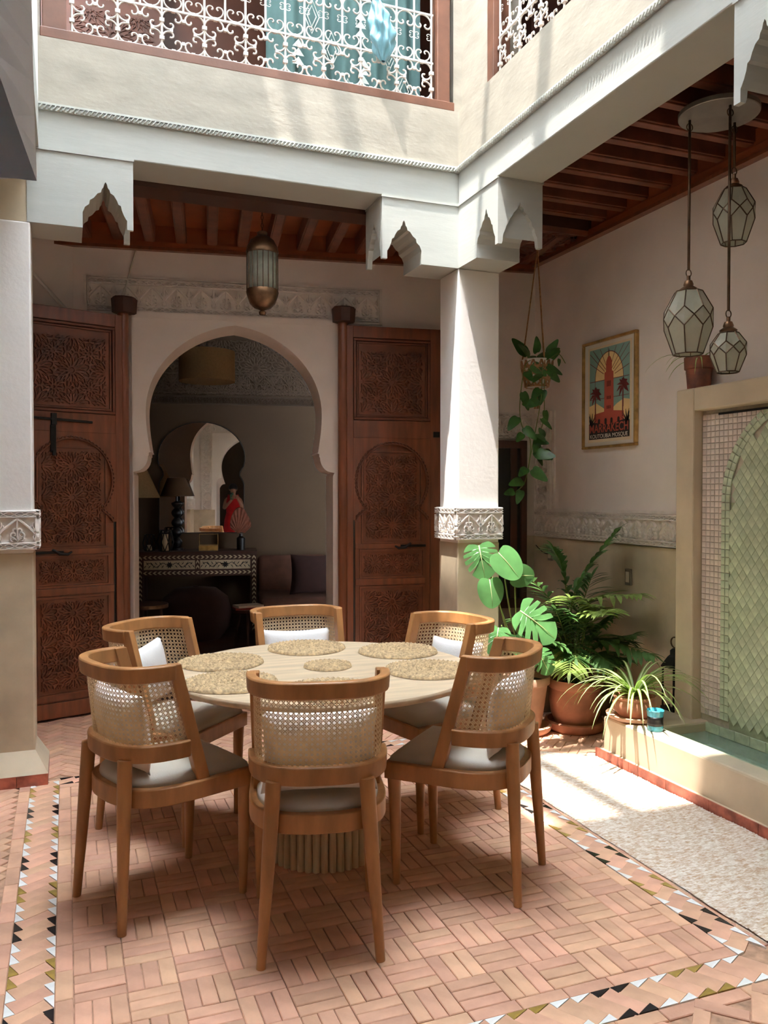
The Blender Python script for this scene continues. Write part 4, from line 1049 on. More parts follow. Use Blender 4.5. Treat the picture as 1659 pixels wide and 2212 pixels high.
# basin tiles on the floor under water and along the back
me_cache = {}
def tile_obj(name, a0, a1, b0, b1, c, m, T=TF, d=0.008, rot=0.0, parent=fo, tilt=0.02):
    w_, h_ = a1-a0, b1-b0; key = (round(w_, 4), round(h_, 4), m)
    if key not in me_cache:
        me = MB().cham(-w_/2, w_/2, -h_/2, h_/2, -d, 0.0, 0.002).mesh(name); me.materials.append(MATS[m]); me_cache[key] = me
    o = D.objects.new(name, me_cache[key]); C.objects.link(o); o.parent = parent
    o.matrix_local = T @ Matrix.Translation(((a0+a1)/2, (b0+b1)/2, c)) @ Matrix.Rotation(rot, 4, 'Z') @ Matrix.Rotation(random.uniform(-tilt, tilt), 4, 'X') @ Matrix.Rotation(random.uniform(-tilt, tilt), 4, 'Y')
    return o
for i in range(14):
    for j in range(4):
        y1 = 3.395 - i*0.102; x0 = 2.83 + j*0.075
        o = tile_obj('basin_tile', 0, 0.072, 0, 0.098, 0.106, 'tile_green', Matrix.Translation((x0-OF.x, y1-0.1-OF.y, 0)))
cB = -0.055                                   # tile face relative to the front of the surround
def arch_x(b):                                # half width of the green arch at height b (relative to its centre line)
    sp_ = 1.36; R = 0.455
    if b <= sp_: return R
    return math.sqrt(max(0, R*R - ((b-sp_)*1.0)**2)) if b - sp_ < R else 0.0
AC = -2.80                                    # centre of the arch in 'along' (= -Y)
ps = 0.030; pink_rest = MB(); npk = 0
a_lo = -3.45
for i in range(int(1.2/ps)):
    for j in range(int(1.56/ps)):
        a = a_lo + i*ps; b = 0.255 + j*ps; am, bm_ = a+ps/2, b+ps/2
        if am > -2.3: continue
        hwid = arch_x(bm_) + 0.055
        if abs(am - AC) < hwid and bm_ < 1.36 + 0.52 and (bm_ < 1.36 or (am-AC)**2 + (bm_-1.36)**2 < 0.515**2): continue
        npk += 1
        if npk <= 300: tile_obj('wall_tile', a+0.0008, a+ps-0.0008, b+0.0008, b+ps-0.0008, cB, 'tile_pink')
        else: pink_rest.T = TF @ Matrix.Translation((am, bm_, cB)); pink_rest.cham(-ps/2+.0008, ps/2-.0008, -ps/2+.0008, ps/2-.0008, -0.008, 0, 0.002)
pink_rest.T = None
if pink_rest.v: pink_rest.build('wall_tile_field', 'tile_pink', fo, kind='stuff', fix=False)
# two rows of border tiles following the arch
for row, (r0, r1) in enumerate(((0.455, 0.482), (0.485, 0.512))):
    bt = (1.36-0.255)/28
    for j in range(28):
        tile_obj('arch_tile', AC-r1, AC-r0, 0.255+j*bt+0.001, 0.255+(j+1)*bt-0.001, cB+0.002, 'tile_green')
    nn = 36
    for k in range(nn):
        th_ = PI*(k+0.5)/nn; rm = (r0+r1)/2
        if math.cos(th_) > 0.75: continue
        T3 = TF @ Matrix.Translation((AC + rm*math.cos(th_), 1.36 + rm*math.sin(th_), cB+0.002)) @ Matrix.Rotation(th_, 4, 'Z')
        tile_obj('arch_tile', -0.0135, 0.0135, -0.0195, 0.0195, 0, 'tile_green', T3)
# diamonds
dg = 0.052; dh = 0.066; ndm = 0; dia_rest = MB()
dm = MB().prism([(-dg/2+.001, 0), (0, -dh/2+.001), (dg/2-.001, 0), (0, dh/2-.001)], -0.008, 0.0, taper=0.0)
dme = dm.mesh('diamond_tile'); dme.materials.append(MATS['tile_green'])
for i in range(-9, 14):
    for j in range(0, 52):
        am = AC + (i + 0.5*(j % 2))*dg; bm_ = 0.275 + j*dh/2
        if am > -2.33 or abs(am-AC) > 0.45: continue
        if bm_ > 1.36 and (am-AC)**2 + (bm_-1.36)**2 > 0.438**2: continue
        ndm += 1
        if ndm <= 300:
            o = D.objects.new('diamond_tile', dme); C.objects.link(o); o.parent = fo
            o.matrix_local = TF @ Matrix.Translation((am, bm_, cB+0.001)) @ Matrix.Rotation(random.uniform(-.02, .02), 4, 'X') @ Matrix.Rotation(random.uniform(-.02, .02), 4, 'Y')
        else:
            dia_rest.T = TF @ Matrix.Translation((am, bm_, cB+0.001)); dia_rest.prism([(-dg/2+.001, 0), (0, -dh/2+.001), (dg/2-.001, 0), (0, dh/2-.001)], -0.008, 0.0)
dia_rest.T = None
if dia_rest.v: dia_rest.build('diamond_tile_field', 'tile_green', fo, kind='stuff', fix=False)
MB(TF).box(AC-0.452, -1.6, 0.2, 1.36, -0.066, -0.060).build('diamond_backing', 'grout_green', fo)
for i in range(16):
    tile_obj('basin_edge_tile', -3.40+i*0.1+0.001, -3.40+(i+1)*0.1-0.001, 0.172, 0.222, cB+0.012, 'tile_green')

# ------------------------------------------------------------------ pots and plants
def pot(mb, prof, c=(0, 0, 0), n=40): mb.lathe(prof, n, c)
def leaf_blade(L, w_, bend=0.3, n=8, cup=0.15, shape=0.9, tip=1.0):
    """blade along +x, curving down; returns MB"""
    mb = MB(); vs = []
    for i in range(n+1):
        t = i/n; hw_ = w_/2*math.sin(PI*min(0.999, (t**shape)*0.97+0.03))**0.8
        x = L*math.sin(bend*t)/bend if bend else L*t; z = -L*(1-math.cos(bend*t))/bend if bend else 0
        vs += [(x, hw_, z+cup*hw_), (x, 0, z), (x, -hw_, z+cup*hw_)]
    mb.add(vs, [(i*3+k, (i+1)*3+k, (i+1)*3+k+1, i*3+k+1) for i in range(n) for k in (0, 1)]); return mb
def mat_dir(loc, d, up=(0, 0, 1), roll=0.0, s=1.0):
    """matrix with +x along d"""
    x = Vector(d).normalized(); u = Vector(up)
    if abs(x.dot(u)) > 0.98: u = Vector((1, 0, 0))
    y = u.cross(x).normalized(); z = x.cross(y)
    M = Matrix(((x.x, y.x, z.x, loc[0]), (x.y, y.y, z.y, loc[1]), (x.z, y.z, z.z, loc[2]), (0, 0, 0, 1)))
    return M @ Matrix.Rotation(roll, 4, 'X') @ Matrix.Scale(s, 4)
# monstera leaf: heart outline with deep cuts (in xy plane, base at origin, tip along +x)
def monstera(cuts=True):
    n = 60; out = []
    for sgn in (1, -1):
        for i in range(n+1):
            t = i/n; ang = lerp(math.radians(150), 0, t)
            r = 0.5*(0.62 + 0.38*math.cos(ang*0.55))*(1.0 if ang < 2 else 1.0)
            x = 0.30 + 0.62*math.cos(ang)*lerp(1.0, 0.62, ang/PI); y = 0.46*math.sin(ang)**0.85 if math.sin(ang) > 0 else 0
            k = 1.0
            if cuts:
                for c in (0.28, 0.42, 0.56, 0.70):
                    k = min(k, 1 - 0.62*max(0, 1 - abs(t-c)/0.028)**0.6)
            cx = x*0.55; out.append((sgn, cx + (x-cx)*k, y*k))
    mb = MB()
    for sgn in (1, -1):
        P = [p for p in out if p[0] == sgn]; m = len(P)
        vs = []
        for (_, x, y) in P:
            zz = lambda q: -0.10*(q**2)*1.6
            vs.append((x*0.55+0.02 if x > 0 else 0.0, 0.0, -0.12*(max(0, x*0.55))**2)); vs.append((lerp(x*0.55, x, .5), sgn*y*0.5, -0.12*x*x + 0.02)); vs.append((x, sgn*y, -0.16*x*x - 0.14*y*y + 0.02))
        mb.add(vs, [(i*3+k, (i+1)*3+k, (i+1)*3+k+1, i*3+k+1) for i in range(m-1) for k in (0, 1)])
    return mb
mp = thing('potted_monstera', 'tall split leaf plant in a terracotta pot beside the sunlit column', 'plant', (2.53, 4.25, 0))
OM = Vector((2.53, 4.25, 0))
MB().lathe([(0.0, 0.0), (0.125, 0.0), (0.145, 0.02), (0.15, 0.045), (0.135, 0.05), (0.12, 0.03), (0.0, 0.025)], 40).build('saucer', 'terracotta_pale', mp, smooth=True)
MB().lathe([(0.0, 0.028), (0.088, 0.028), (0.108, 0.16), (0.125, 0.285), (0.138, 0.29), (0.142, 0.325), (0.136, 0.335), (0.122, 0.33), (0.115, 0.30), (0.0, 0.295)], 40).build('pot', 'terracotta_pale', mp, smooth=True)
MB().lathe([(0.0, 0.302), (0.116, 0.300)], 30).build('soil', 'soil', mp)
MS = monstera(True); MH = monstera(False)
mlf = [((2.20, 4.22, 1.11), (0.10, -0.25, -1.0), 0.215, 0.6, 1), ((2.26, 4.10, 1.075), (0.45, -0.35, -0.6), 0.20, -0.2, 0), ((2.34, 4.09, 0.945), (0.80, -0.2, -0.02), 0.15, 0.9, 0),
       ((2.21, 4.11, 0.925), (0.02, -0.30, -1.0), 0.175, -0.3, 0), ((2.295, 3.92, 0.77), (0.80, -0.40, -0.62), 0.27, -0.5, 1), ((2.24, 4.06, 0.66), (-0.35, -0.35, -0.8), 0.18, 0.2, 1), ((2.46, 4.0, 0.52), (0.3, -0.4, -0.8), 0.15, 0.2, 1), ((2.38, 4.12, 0.60), (-0.1, -0.5, -0.7), 0.13, 0.0, 1)]
for (b, d, s_, roll, cut) in mlf:
    mb = MB(Matrix.Translation(-OM) @ mat_dir(b, d, (-0.2, -1, 0.35), 0.0 + roll*0.4, s_)); src = MS if cut else MH
    mb.add(src.v, src.f); lname = mb.build('leaf', 'leaf_monstera', mp, smooth='all').name
    MB(mb.T).tube([(0.0, 0, 0.006), (0.3, 0, 0.004), (0.6, 0, -0.03), (0.88, 0, -0.10)], [0.016, 0.012, 0.008, 0.003], 6).build('midrib', 'leaf_stripe', D.objects[lname], smooth='all')
    path = smooth_path([OM + Vector((0.02*(s_-.2)*10, 0, 0.30)), Vector((lerp(b[0], 2.47, 0.5), lerp(b[1], 4.2, 0.5), lerp(b[2], 0.3, 0.45))), Vector(b) + Vector((0.03, 0.02, 0.01))], 8)
    MB(Matrix.Translation(-OM)).tube(path, [0.007 - 0.004*i/len(path) for i in range(len(path))], 7).build('stalk', 'stem', mp, smooth='all')
# areca palm
pp = thing('potted_palm', 'bushy green palm in a large terracotta pot below the poster', 'plant', (2.84, 4.20, 0))
MB().lathe([(0.0, 0.0), (0.155, 0.0), (0.175, 0.02), (0.18, 0.055), (0.165, 0.06), (0.15, 0.035), (0.0, 0.03)], 44).build('saucer', 'terracotta', pp, smooth=True)
MB().lathe([(0.0, 0.032), (0.115, 0.032), (0.145, 0.10), (0.155, 0.18), (0.148, 0.245), (0.160, 0.255), (0.164, 0.29), (0.156, 0.305), (0.140, 0.298), (0.132, 0.262), (0.0, 0.258)], 44).build('pot', 'terracotta', pp, smooth=True)
MB().lathe([(0.0, 0.266), (0.134, 0.262)], 30).build('soil', 'soil', pp)
random.seed(21)
def frond(parent, base, top, tipv, nleaf, ll, m, droop=0.5):
    P = smooth_path([Vector(base), Vector(top), Vector(tipv)], 12)
    ob = MB().tube(P, [0.006 - 0.0045*i/len(P) for i in range(len(P))], 6).build('frond', 'stem', parent, smooth='all')
    mb = MB(); n = len(P)
    for i in range(nleaf):
        t = 0.42 + 0.58*i/(nleaf-1); k = min(n-2, int(t*(n-1))); f = t*(n-1)-k
        p = P[k].lerp(P[k+1], f); tg = (P[k+1]-P[max(0, k-1)]).normalized()
        side = tg.cross(Vector((0, 0, 1))); side = side.normalized() if side.length > 0.05 else Vector((1, 0, 0))
        L = ll*(0.55 + 0.45*math.sin(PI*min(1, (t-0.42)/0.58*0.9 + 0.15)))
        for sg in (1, -1):
            d = side*sg*0.8 + tg*0.65 + Vector((0, 0, random.uniform(-0.05, 0.2)))
            b = leaf_blade(L*random.uniform(0.85, 1.1), 0.030, droop*random.uniform(0.7, 1.6), 5, 0.25)
            b.T = None; M = mat_dir(p, d); mb.T = M; mb.add(b.v, b.f)
        if i == nleaf-1:
            b = leaf_blade(L, 0.02, droop, 5, 0.25); mb.T = mat_dir(p, tg); mb.add(b.v, b.f)
    mb.T = None; mb.build('leaflets', m, ob, smooth='all', fix=False)
OPm = Vector((2.87, 4.20, 0))
FR = [((-0.02, 0.02, 0.28), (0.02, 0.05, 0.72), (0.36, 0.02, 1.02), 'd', 0.20), ((0.03, 0.0, 0.28), (0.06, 0.02, 0.66), (0.36, -0.18, 0.74), 'l', 0.20), ((0, 0.03, 0.28), (-0.06, 0.05, 0.62), (-0.34, 0.02, 0.86), 'd', 0.17),
      ((-0.04, 0, 0.28), (-0.12, 0.0, 0.55), (-0.34, 0.02, 0.60), 'd', 0.18), ((0.0, -0.02, 0.28), (-0.02, -0.06, 0.60), (-0.14, -0.16, 0.72), 'l', 0.19), ((0.02, -0.03, 0.28), (0.06, -0.12, 0.50), (0.24, -0.28, 0.47), 'd', 0.17),
      ((-0.03, -0.03, 0.28), (-0.10, -0.12, 0.45), (-0.22, -0.28, 0.40), 'l', 0.16), ((0.05, 0.02, 0.28), (0.14, 0.04, 0.48), (0.30, -0.10, 0.50), 'd', 0.16), ((-0.01, 0.0, 0.28), (-0.03, 0.06, 0.80), (-0.10, 0.06, 0.94), 'd', 0.16),
      ((-0.05, 0.03, 0.28), (-0.14, 0.04, 0.42), (-0.30, -0.04, 0.44), 'd', 0.15), ((0.0, -0.05, 0.28), (0.0, -0.16, 0.44), (0.02, -0.30, 0.42), 'd', 0.16), ((0.03, 0.03, 0.28), (0.08, 0.08, 0.60), (0.20, 0.12, 0.78), 'd', 0.18),
      ((0.0, 0.0, 0.28), (-0.03, -0.03, 0.5), (-0.10, -0.08, 0.62), 'd', 0.2), ((0.02, 0.0, 0.28), (0.05, -0.05, 0.5), (0.12, -0.12, 0.60), 'd', 0.19), ((-0.02, -0.01, 0.28), (-0.08, -0.02, 0.52), (-0.2, -0.12, 0.66), 'd', 0.18)]
for i in range(9):
    a_ = 2*PI*i/9 + 0.4; r_ = random.uniform(0.16, 0.26); h_ = random.uniform(0.42, 0.66)
    FR.append(((0.03*math.cos(a_), 0.03*math.sin(a_), 0.27), (r_*0.4*math.cos(a_), r_*0.4*math.sin(a_) - 0.02, h_), (r_*math.cos(a_), r_*math.sin(a_) - 0.08, h_ + random.uniform(-0.04, 0.1)), 'l' if i % 3 == 0 else 'd', 0.17))
for a, b, c, k, ll in FR:
    b = (b[0]*1.1, b[1]*1.1, 0.28+(b[2]-0.28)*1.16); c = (min(0.20, c[0]*1.05) if c[0] > 0 else c[0]*1.12, c[1]*1.1 - (0.12 if c[0] > 0.2 else 0), 0.28+(c[2]-0.28)*1.2)
    frond(pp, a, b, c, 13, ll*1.12, 'leaf_palm' if k == 'd' else 'leaf_palm_light', 0.6)
# spider plant on the trough
def spider(root, base, n, L0, L1, seed, w_=0.014, up=1.0):
    random.seed(seed)
    for i in range(n):
        a = 2*PI*i/n + random.uniform(-.25, .25); L = random.uniform(L0, L1); rise = random.uniform(0.35, 1.15)*up
        P = []; q = Vector(base); d = Vector((math.cos(a), math.sin(a), rise)).normalized(); m = 10
        for k in range(m+1):
            P.append(q.copy()); q = q + d*(L/m); d = (d + Vector((0, 0, -0.235*(0.6+0.8*k/m)))).normalized()
        vs = []; vs2 = []
        for k, p in enumerate(P):
            t = k/m; hw_ = w_/2*(1-t**2.2)*min(1, 0.5+3*t); tg = (P[min(m, k+1)]-P[max(0, k-1)]).normalized(); s_ = tg.cross(Vector((0, 0, 1)))
            s_ = s_.normalized() if s_.length > 0.05 else Vector((-math.sin(a), math.cos(a), 0)); nn = s_.cross(tg)
            vs += [p + s_*hw_ + nn*hw_*0.35, p, p - s_*hw_ + nn*hw_*0.35]; vs2 += [p + s_*hw_*0.4 + nn*(0.001+hw_*.14), p + nn*0.001, p - s_*hw_*0.4 + nn*(0.001+hw_*.14)]
        F_ = [(k*3+c, (k+1)*3+c, (k+1)*3+c+1, k*3+c+1) for k in range(m) for c in (0, 1)]
        lf = MB().add(vs, F_).build('leaf', 'leaf_spider', root, smooth='all', fix=False)
        MB().add(vs2, F_).build('leaf_stripe', 'leaf_stripe', lf, smooth='all', fix=False)
sp = thing('potted_spider_plant', 'striped spider plant in a shallow clay bowl on the fountain trough', 'plant', (2.785, 3.58, 0.222))
MB().lathe([(0.0, 0.0), (0.11, 0.0), (0.14, 0.012), (0.145, 0.028), (0.135, 0.03), (0.12, 0.018), (0.0, 0.014)], 48).build('saucer', 'terracotta_pale', sp, smooth=True)
MB().lathe([(0.0, 0.016), (0.075, 0.016), (0.105, 0.05), (0.112, 0.085), (0.102, 0.108), (0.11, 0.118), (0.108, 0.126), (0.095, 0.122), (0.088, 0.1), (0.0, 0.1)], 44).build('bowl', 'terracotta', sp, smooth=True)
spider(sp, (0, 0, 0.11), 58, 0.30, 0.50, 5, 0.019, 1.35)
# spider plant on top of the fountain surround
sq = thing('potted_spider_plant', 'small spider plant in a rusty brown pot on top of the fountain surround', 'plant', (3.115, 3.49, 1.955))
MB().lathe([(0.0, 0.0), (0.058, 0.0), (0.066, 0.10), (0.074, 0.105), (0.076, 0.165), (0.07, 0.168), (0.062, 0.15), (0.0, 0.148)], 32).build('pot', 'rust_pot', sq, smooth=True)
spider(sq, (0, 0, 0.14), 15, 0.18, 0.34, 9, 0.011, 0.8)
# hanging pothos in macrame
HP = Vector((2.873, 4.702, 0))
hp = thing('hanging_pothos', 'trailing heart leaf plant in a knotted twine hanger below the corner ceiling', 'plant', (HP.x, HP.y, 2.10))
MB().lathe([(0.0, 0.0), (0.065, 0.0), (0.085, 0.07), (0.098, 0.16), (0.102, 0.175), (0.095, 0.178), (0.088, 0.165), (0.0, 0.16)], 32).build('pot', 'tile_white', hp, smooth=True)
hg = MB(); 
for k in range(12):                             # diagonal net of twine round the pot
    for sg in (1, -1):
        pts = []
        for i in range(9):
            t = i/8; r = lerp(0.068, 0.097, t) + 0.006; a = 2*PI*k/12 + sg*t*1.3
            pts.append((r*math.cos(a), r*math.sin(a), t*0.145 + (0.022 if i == 8 else 0)))
        hg.tube(pts, 0.0065, 5)
for z, r in ((0.004, 0.073), (0.05, 0.084), (0.058, 0.086), (0.122, 0.098), (0.13, 0.1)):
    hg.tube([(r*math.cos(a), r*math.sin(a), z) for a in [2*PI*i/24 for i in range(24)]], 0.0065, 5, closed=True)
hg.build('macrame_net', 'twine', hp, smooth='all')
for k in range(3):
    a = 2*PI*k/3 + 0.5; MB().tube([(0.1*math.cos(a), 0.1*math.sin(a), 0.13), (0.07*math.cos(a), 0.07*math.sin(a), 0.35), (0.004*math.cos(a), 0.004*math.sin(a), 0.86), (0, 0, 1.0)], 0.0045, 6).build('cord', 'twine', hp, smooth='all')
ts = MB()
for k in range(7):
    a = 2*PI*k/7; ts.tube([(0.01*math.cos(a), 0.01*math.sin(a), 0.0), (0.006*math.cos(a), 0.006*math.sin(a), -0.05), (0.016*math.cos(a), 0.016*math.sin(a), -0.14)], 0.004, 5)
ts.build('tassel', 'twine', hp)
def heart():
    n = 14; vs = [(0.0, 0.0, 0.0)]; mb = MB()
    rim = []
    for i in range(2*n+1):
        t = i/(2*n)*2*PI; r = 1.0; x = 0.42 - 0.5*math.cos(t) ; y = 0.40*math.sin(t)*(0.75+0.25*math.cos(t))
        if abs(t) < .5 or abs(t-2*PI) < .5: x += 0.10*(1-min(abs(t), abs(t-2*PI))/.5)
        x = x if x < 0.6 else 0.6 + (x-0.6)*1.45
        rim.append((x, y, -0.12*x*x - 0.25*y*y))
    mb.add([(0.40, 0, 0.0)] + rim, [(0, i+1, i+2) for i in range(2*n)]); return mb
HT = heart(); random.seed(4)
def vine(pts, leaves, s0):
    P = smooth_path([Vector(p) for p in pts], 8)
    v = MB().tube(P, 0.003, 5).build('vine', 'stem', hp, smooth='all')
    for i in range(leaves):
        t = (i + 0.6)/leaves; k = min(len(P)-2, int(t*(len(P)-1))); p = P[k]
        a = random.uniform(0, 2*PI); d = Vector((math.cos(a)*0.8 - 0.1, math.sin(a)*0.4 - 0.5, random.uniform(-0.9, -0.1))); q = p + d.normalized()*0.03
        mb = MB(mat_dir(q, d, (-0.3, -1, 0.5), random.uniform(-.5, .5), s0*random.uniform(0.8, 1.2))); mb.add(HT.v, HT.f); mb.build('leaf', 'leaf_pothos', hp, smooth='all', fix=False)
vine([(-0.05, -0.04, 0.17), (-0.13, -0.07, 0.12), (-0.155, -0.05, -0.10), (-0.15, -0.06, -0.25), (-0.09, -0.07, -0.36), (-0.10, -0.06, -0.55)], 11, 0.10)
vine([(0.0, -0.08, 0.17), (-0.03, -0.115, 0.10), (-0.03, -0.10, -0.08), (-0.06, -0.08, -0.30), (-0.10, -0.09, -0.45), (-0.13, -0.07, -0.62), (-0.20, -0.08, -0.68)], 13, 0.105)
vine([(0.05, -0.03, 0.17), (0.0, -0.09, 0.0), (0.01, -0.07, -0.20), (-0.02, -0.06, -0.34), (0.02, -0.05, -0.42)], 6, 0.1)
vine([(0.07, 0.0, 0.17), (0.14, -0.03, 0.22), (0.19, -0.04, 0.16)], 1, 0.05)
for i in range(9):
    a = 2*PI*i/9; d = Vector((math.cos(a), math.sin(a), random.uniform(0.2, 1.3))); mb = MB(mat_dir(Vector((0.04*math.cos(a), 0.04*math.sin(a), 0.18)) + d*0.03, d, (-0.3, -1, 0.3), random.uniform(-.6, .6), random.uniform(0.09, 0.13))); mb.add(HT.v, HT.f); mb.build('leaf', 'leaf_pothos', hp, smooth='all', fix=False)

# ------------------------------------------------------------------ small things on the fountain side
cp = thing('candle_cup', 'small turquoise glazed cup on the edge of the fountain trough', 'cup', (2.742, 3.36, 0.222))
MB().lathe([(0.0, 0.0), (0.036, 0.0), (0.040, 0.01), (0.036, 0.05), (0.041, 0.09), (0.044, 0.102), (0.040, 0.105), (0.034, 0.09), (0.0, 0.085)], 32).build('cup_body', 'cup_blue', cp, smooth=True)
MB().lathe([(0.0404, 0.028), (0.0385, 0.042), (0.0385, 0.058), (0.040, 0.072)], 32).build('dark_glaze_ring', 'black', cp, smooth='all')
MB().lathe([(0.0, 0.086), (0.033, 0.088)], 20).build('wax', 'candle', cp)
ch = thing('wooden_chest', 'old wooden chest with dark iron corners behind the potted palm', 'chest', (2.78, 4.75, 0), -0.16)
MB().box(-0.30, 0.30, -0.16, 0.16, 0.0, 0.40).build('chest_body', 'chest_wood', ch, bevel=0.006)
MB().box(-0.31, 0.31, -0.17, 0.17, 0.40, 0.47).build('chest_lid', 'chest_wood', ch, bevel=0.008)
for x in (-0.30, 0.26):
    for z in (0.0, 0.36): MB().box(x, x+0.04, -0.166, -0.158, z, z+0.05).build('corner_plate', 'iron', ch)
MB().box(-0.03, 0.03, -0.178, -0.165, 0.34, 0.44).build('clasp', 'iron', ch)
ln = thing('floor_lantern', 'dark metal lantern with ring handle beside the fountain surround', 'lantern', (3.105, 3.648, 0.222))
ln.scale = (0.62, 0.62, 0.58)
for sx in (-1, 1):
    for sy in (-1, 1): MB().box(sx*0.07-0.006, sx*0.07+0.006, sy*0.07-0.006, sy*0.07+0.006, 0.03, 0.40).build('post', 'iron', ln)
MB().box(-0.085, 0.085, -0.085, 0.085, 0.0, 0.03).build('base', 'iron', ln, bevel=0.004)
MB().lathe([(0.115, 0.40), (0.118, 0.41), (0.06, 0.50), (0.04, 0.52), (0.04, 0.56), (0.02, 0.58), (0.0, 0.585)], 4, ph=PI/4).build('roof', 'iron', ln)
MB().tube([(0, 0.05*math.cos(a), 0.635 + 0.05*math.sin(a)) for a in [2*PI*i/20 for i in range(20)]], 0.007, 6, closed=True).build('ring_handle', 'bronze', ln, smooth='all')
MB().lathe([(0.0, 0.03), (0.035, 0.03), (0.035, 0.18), (0.0, 0.18)], 20).build('candle', 'candle', ln, smooth=True)
def outlet(loc_a, loc_b, label, wire):
    o = thing('wall_switch', label, 'switch', tuple(WR @ Vector((loc_a, loc_b, 0.006))))
    T = Matrix.Translation(-o.location) @ WR @ Matrix.Translation((loc_a, loc_b, 0.006))
    MB(T).box(-0.028, 0.028, -0.05, 0.05, 0, 0.012).build('frame', 'pewter', o, bevel=0.003)
    MB(T).box(-0.017, 0.017, -0.033, 0.033, 0.012, 0.016).build('rocker', 'switch', o, bevel=0.002)
    if wire: MB(T).tube(smooth_path([(0, 0.0, 0.016), (-0.03, 0.0, 0.03), (-0.10, 0.015, 0.02), (-0.17, 0.05, 0.02)], 6), 0.0035, 6).build('cable', 'iron', o, smooth='all')
outlet(-5.03, 0.985, 'small metal framed switch with a loose cable under the carved band', True)
outlet(-4.16, 0.90, 'small metal framed socket behind the palm fronds', False)

# ------------------------------------------------------------------ poster
PC = (-4.362, 2.04)                           # centre on the right wall
po = thing('framed_poster', 'gold framed travel poster of a red minaret with palm trees on the right wall', 'poster', tuple(WR @ Vector((PC[0], PC[1], 0.0))))
TP = Matrix.Translation(-po.location) @ WR @ Matrix.Translation((PC[0], PC[1], 0))
pw, ph_ = 0.275, 0.345
mb = MB(TP); frame_boxes(mb, -pw, pw, -ph_, ph_, 0.017, 0.0, 0.028); mb.build('frame', 'gold_frame', po, bevel=0.004)
MB(TP).box(-pw+0.015, pw-0.015, -ph_+0.015, ph_-0.015, 0.0, 0.012).build('mount', 'paper_mat', po)
MB(TP).box(-0.222, 0.222, -0.305, 0.305, 0.012, 0.013).build('print', 'paper_cream', po)
def ink(poly, m, lay, name='printed_shape'): MB(TP).prism(poly, 0.013, 0.013 + 0.0004*lay).build(name, m, po)
iw, ib, it = 0.205, -0.285, 0.29
ink([(-iw, ib), (iw, ib), (iw, it), (-iw, it)], 'ink_teal', 1)
ink(arc(0, 0.085, 0.145, 0, 180, 24, 0.175) , 'ink_sun', 2)
mb = MB(TP)
for a in range(12, 172, 16):
    q = math.radians(a); mb.strip([(0.06*math.cos(q), 0.10+0.06*math.sin(q)), (min(.2, max(-.2, 0.30*math.cos(q))), min(0.285, 0.10+0.26*math.sin(q)))], 0.004, 0.0003, 0.0142)
mb.strip(arc(0, 0.085, 0.145, 0, 180, 24, 0.175), 0.005, 0.0003, 0.0142)
for x in (-0.145, 0.145): mb.strip([(x, 0.085), (x, -0.1)], 0.004, 0.0003, 0.0142)
mb.strip([(-0.2, 0.085), (0.2, 0.085)], 0.004, 0.0003, 0.0142); mb.strip([(-0.2, -0.03), (0.2, -0.03)], 0.003, 0.0003, 0.0142)
mb.build('printed_lines', 'ink_maroon', po, fix=False)
ink([(-iw, -0.18), (-iw, -0.07), (-0.13, -0.055), (-0.06, -0.09), (0, -0.12), (0.08, -0.075), (0.15, -0.05), (iw, -0.06), (iw, -0.18)], 'ink_sun', 3)
ink([(-0.048, -0.16), (0.048, -0.16), (0.045, 0.13), (0.030, 0.135), (0.028, 0.20), (0.012, 0.225), (0, 0.232), (-0.012, 0.225), (-0.028, 0.20), (-0.030, 0.135), (-0.045, 0.13)], 'ink_red', 5)
ink([(-0.155, -0.20), (0.155, -0.20), (0.15, -0.125), (0.05, -0.115), (0.0, -0.105), (-0.05, -0.115), (-0.15, -0.125)], 'ink_red', 6)
ink([(-0.002, 0.23), (0.002, 0.23), (0.001, 0.275), (-0.001, 0.275)], 'ink_dark', 6)
for x in (-0.1, -0.03, 0.03, 0.1): ink([(x-0.011, -0.2), (x+0.011, -0.2), (x+0.011, -0.17)] + arc(x, -0.168, 0.011, 0, 180, 6) + [(x-0.011, -0.2)], 'ink_dark', 8)
for z in (0.04, 0.055, -0.04, -0.10):
    for x in (-0.015, 0.0, 0.015): ink([(x-0.004, z), (x+0.004, z), (x+0.004, z+0.02), (x-0.004, z+0.02)], 'ink_maroon', 8)
for cx, cz in ((-0.14, 0.0), (0.14, 0.03)):
    ink([(cx-0.005, -0.16), (cx+0.005, -0.16), (cx+0.003, cz), (cx-0.003, cz)], 'ink_maroon', 7)
    for a in range(-30, 240, 38):
        q = math.radians(a); L_ = 0.062; n_ = Vector((-math.sin(q), math.cos(q)))*0.012
        ink([(cx, cz), (cx+L_*0.5*math.cos(q)+n_.x, cz+L_*0.5*math.sin(q)+n_.y+0.008), (cx+L_*math.cos(q), cz+L_*math.sin(q)-0.012), (cx+L_*0.5*math.cos(q)-n_.x, cz+L_*0.5*math.sin(q)-n_.y)], 'ink_maroon', 8)
ink([(-iw, ib), (iw, ib), (iw, -0.185), (0.17, -0.175), (0.0, -0.2), (-0.17, -0.175), (-iw, -0.185)], 'ink_dark', 7)
for cx in (-0.185, 0.185):
    for a in range(30, 160, 24):
        q = math.radians(a); ink([(cx-0.01, -0.2), (cx+0.01, -0.2), (min(iw, max(-iw, cx+0.075*math.cos(q))), -0.2+0.085*math.sin(q))], 'ink_dark', 9)
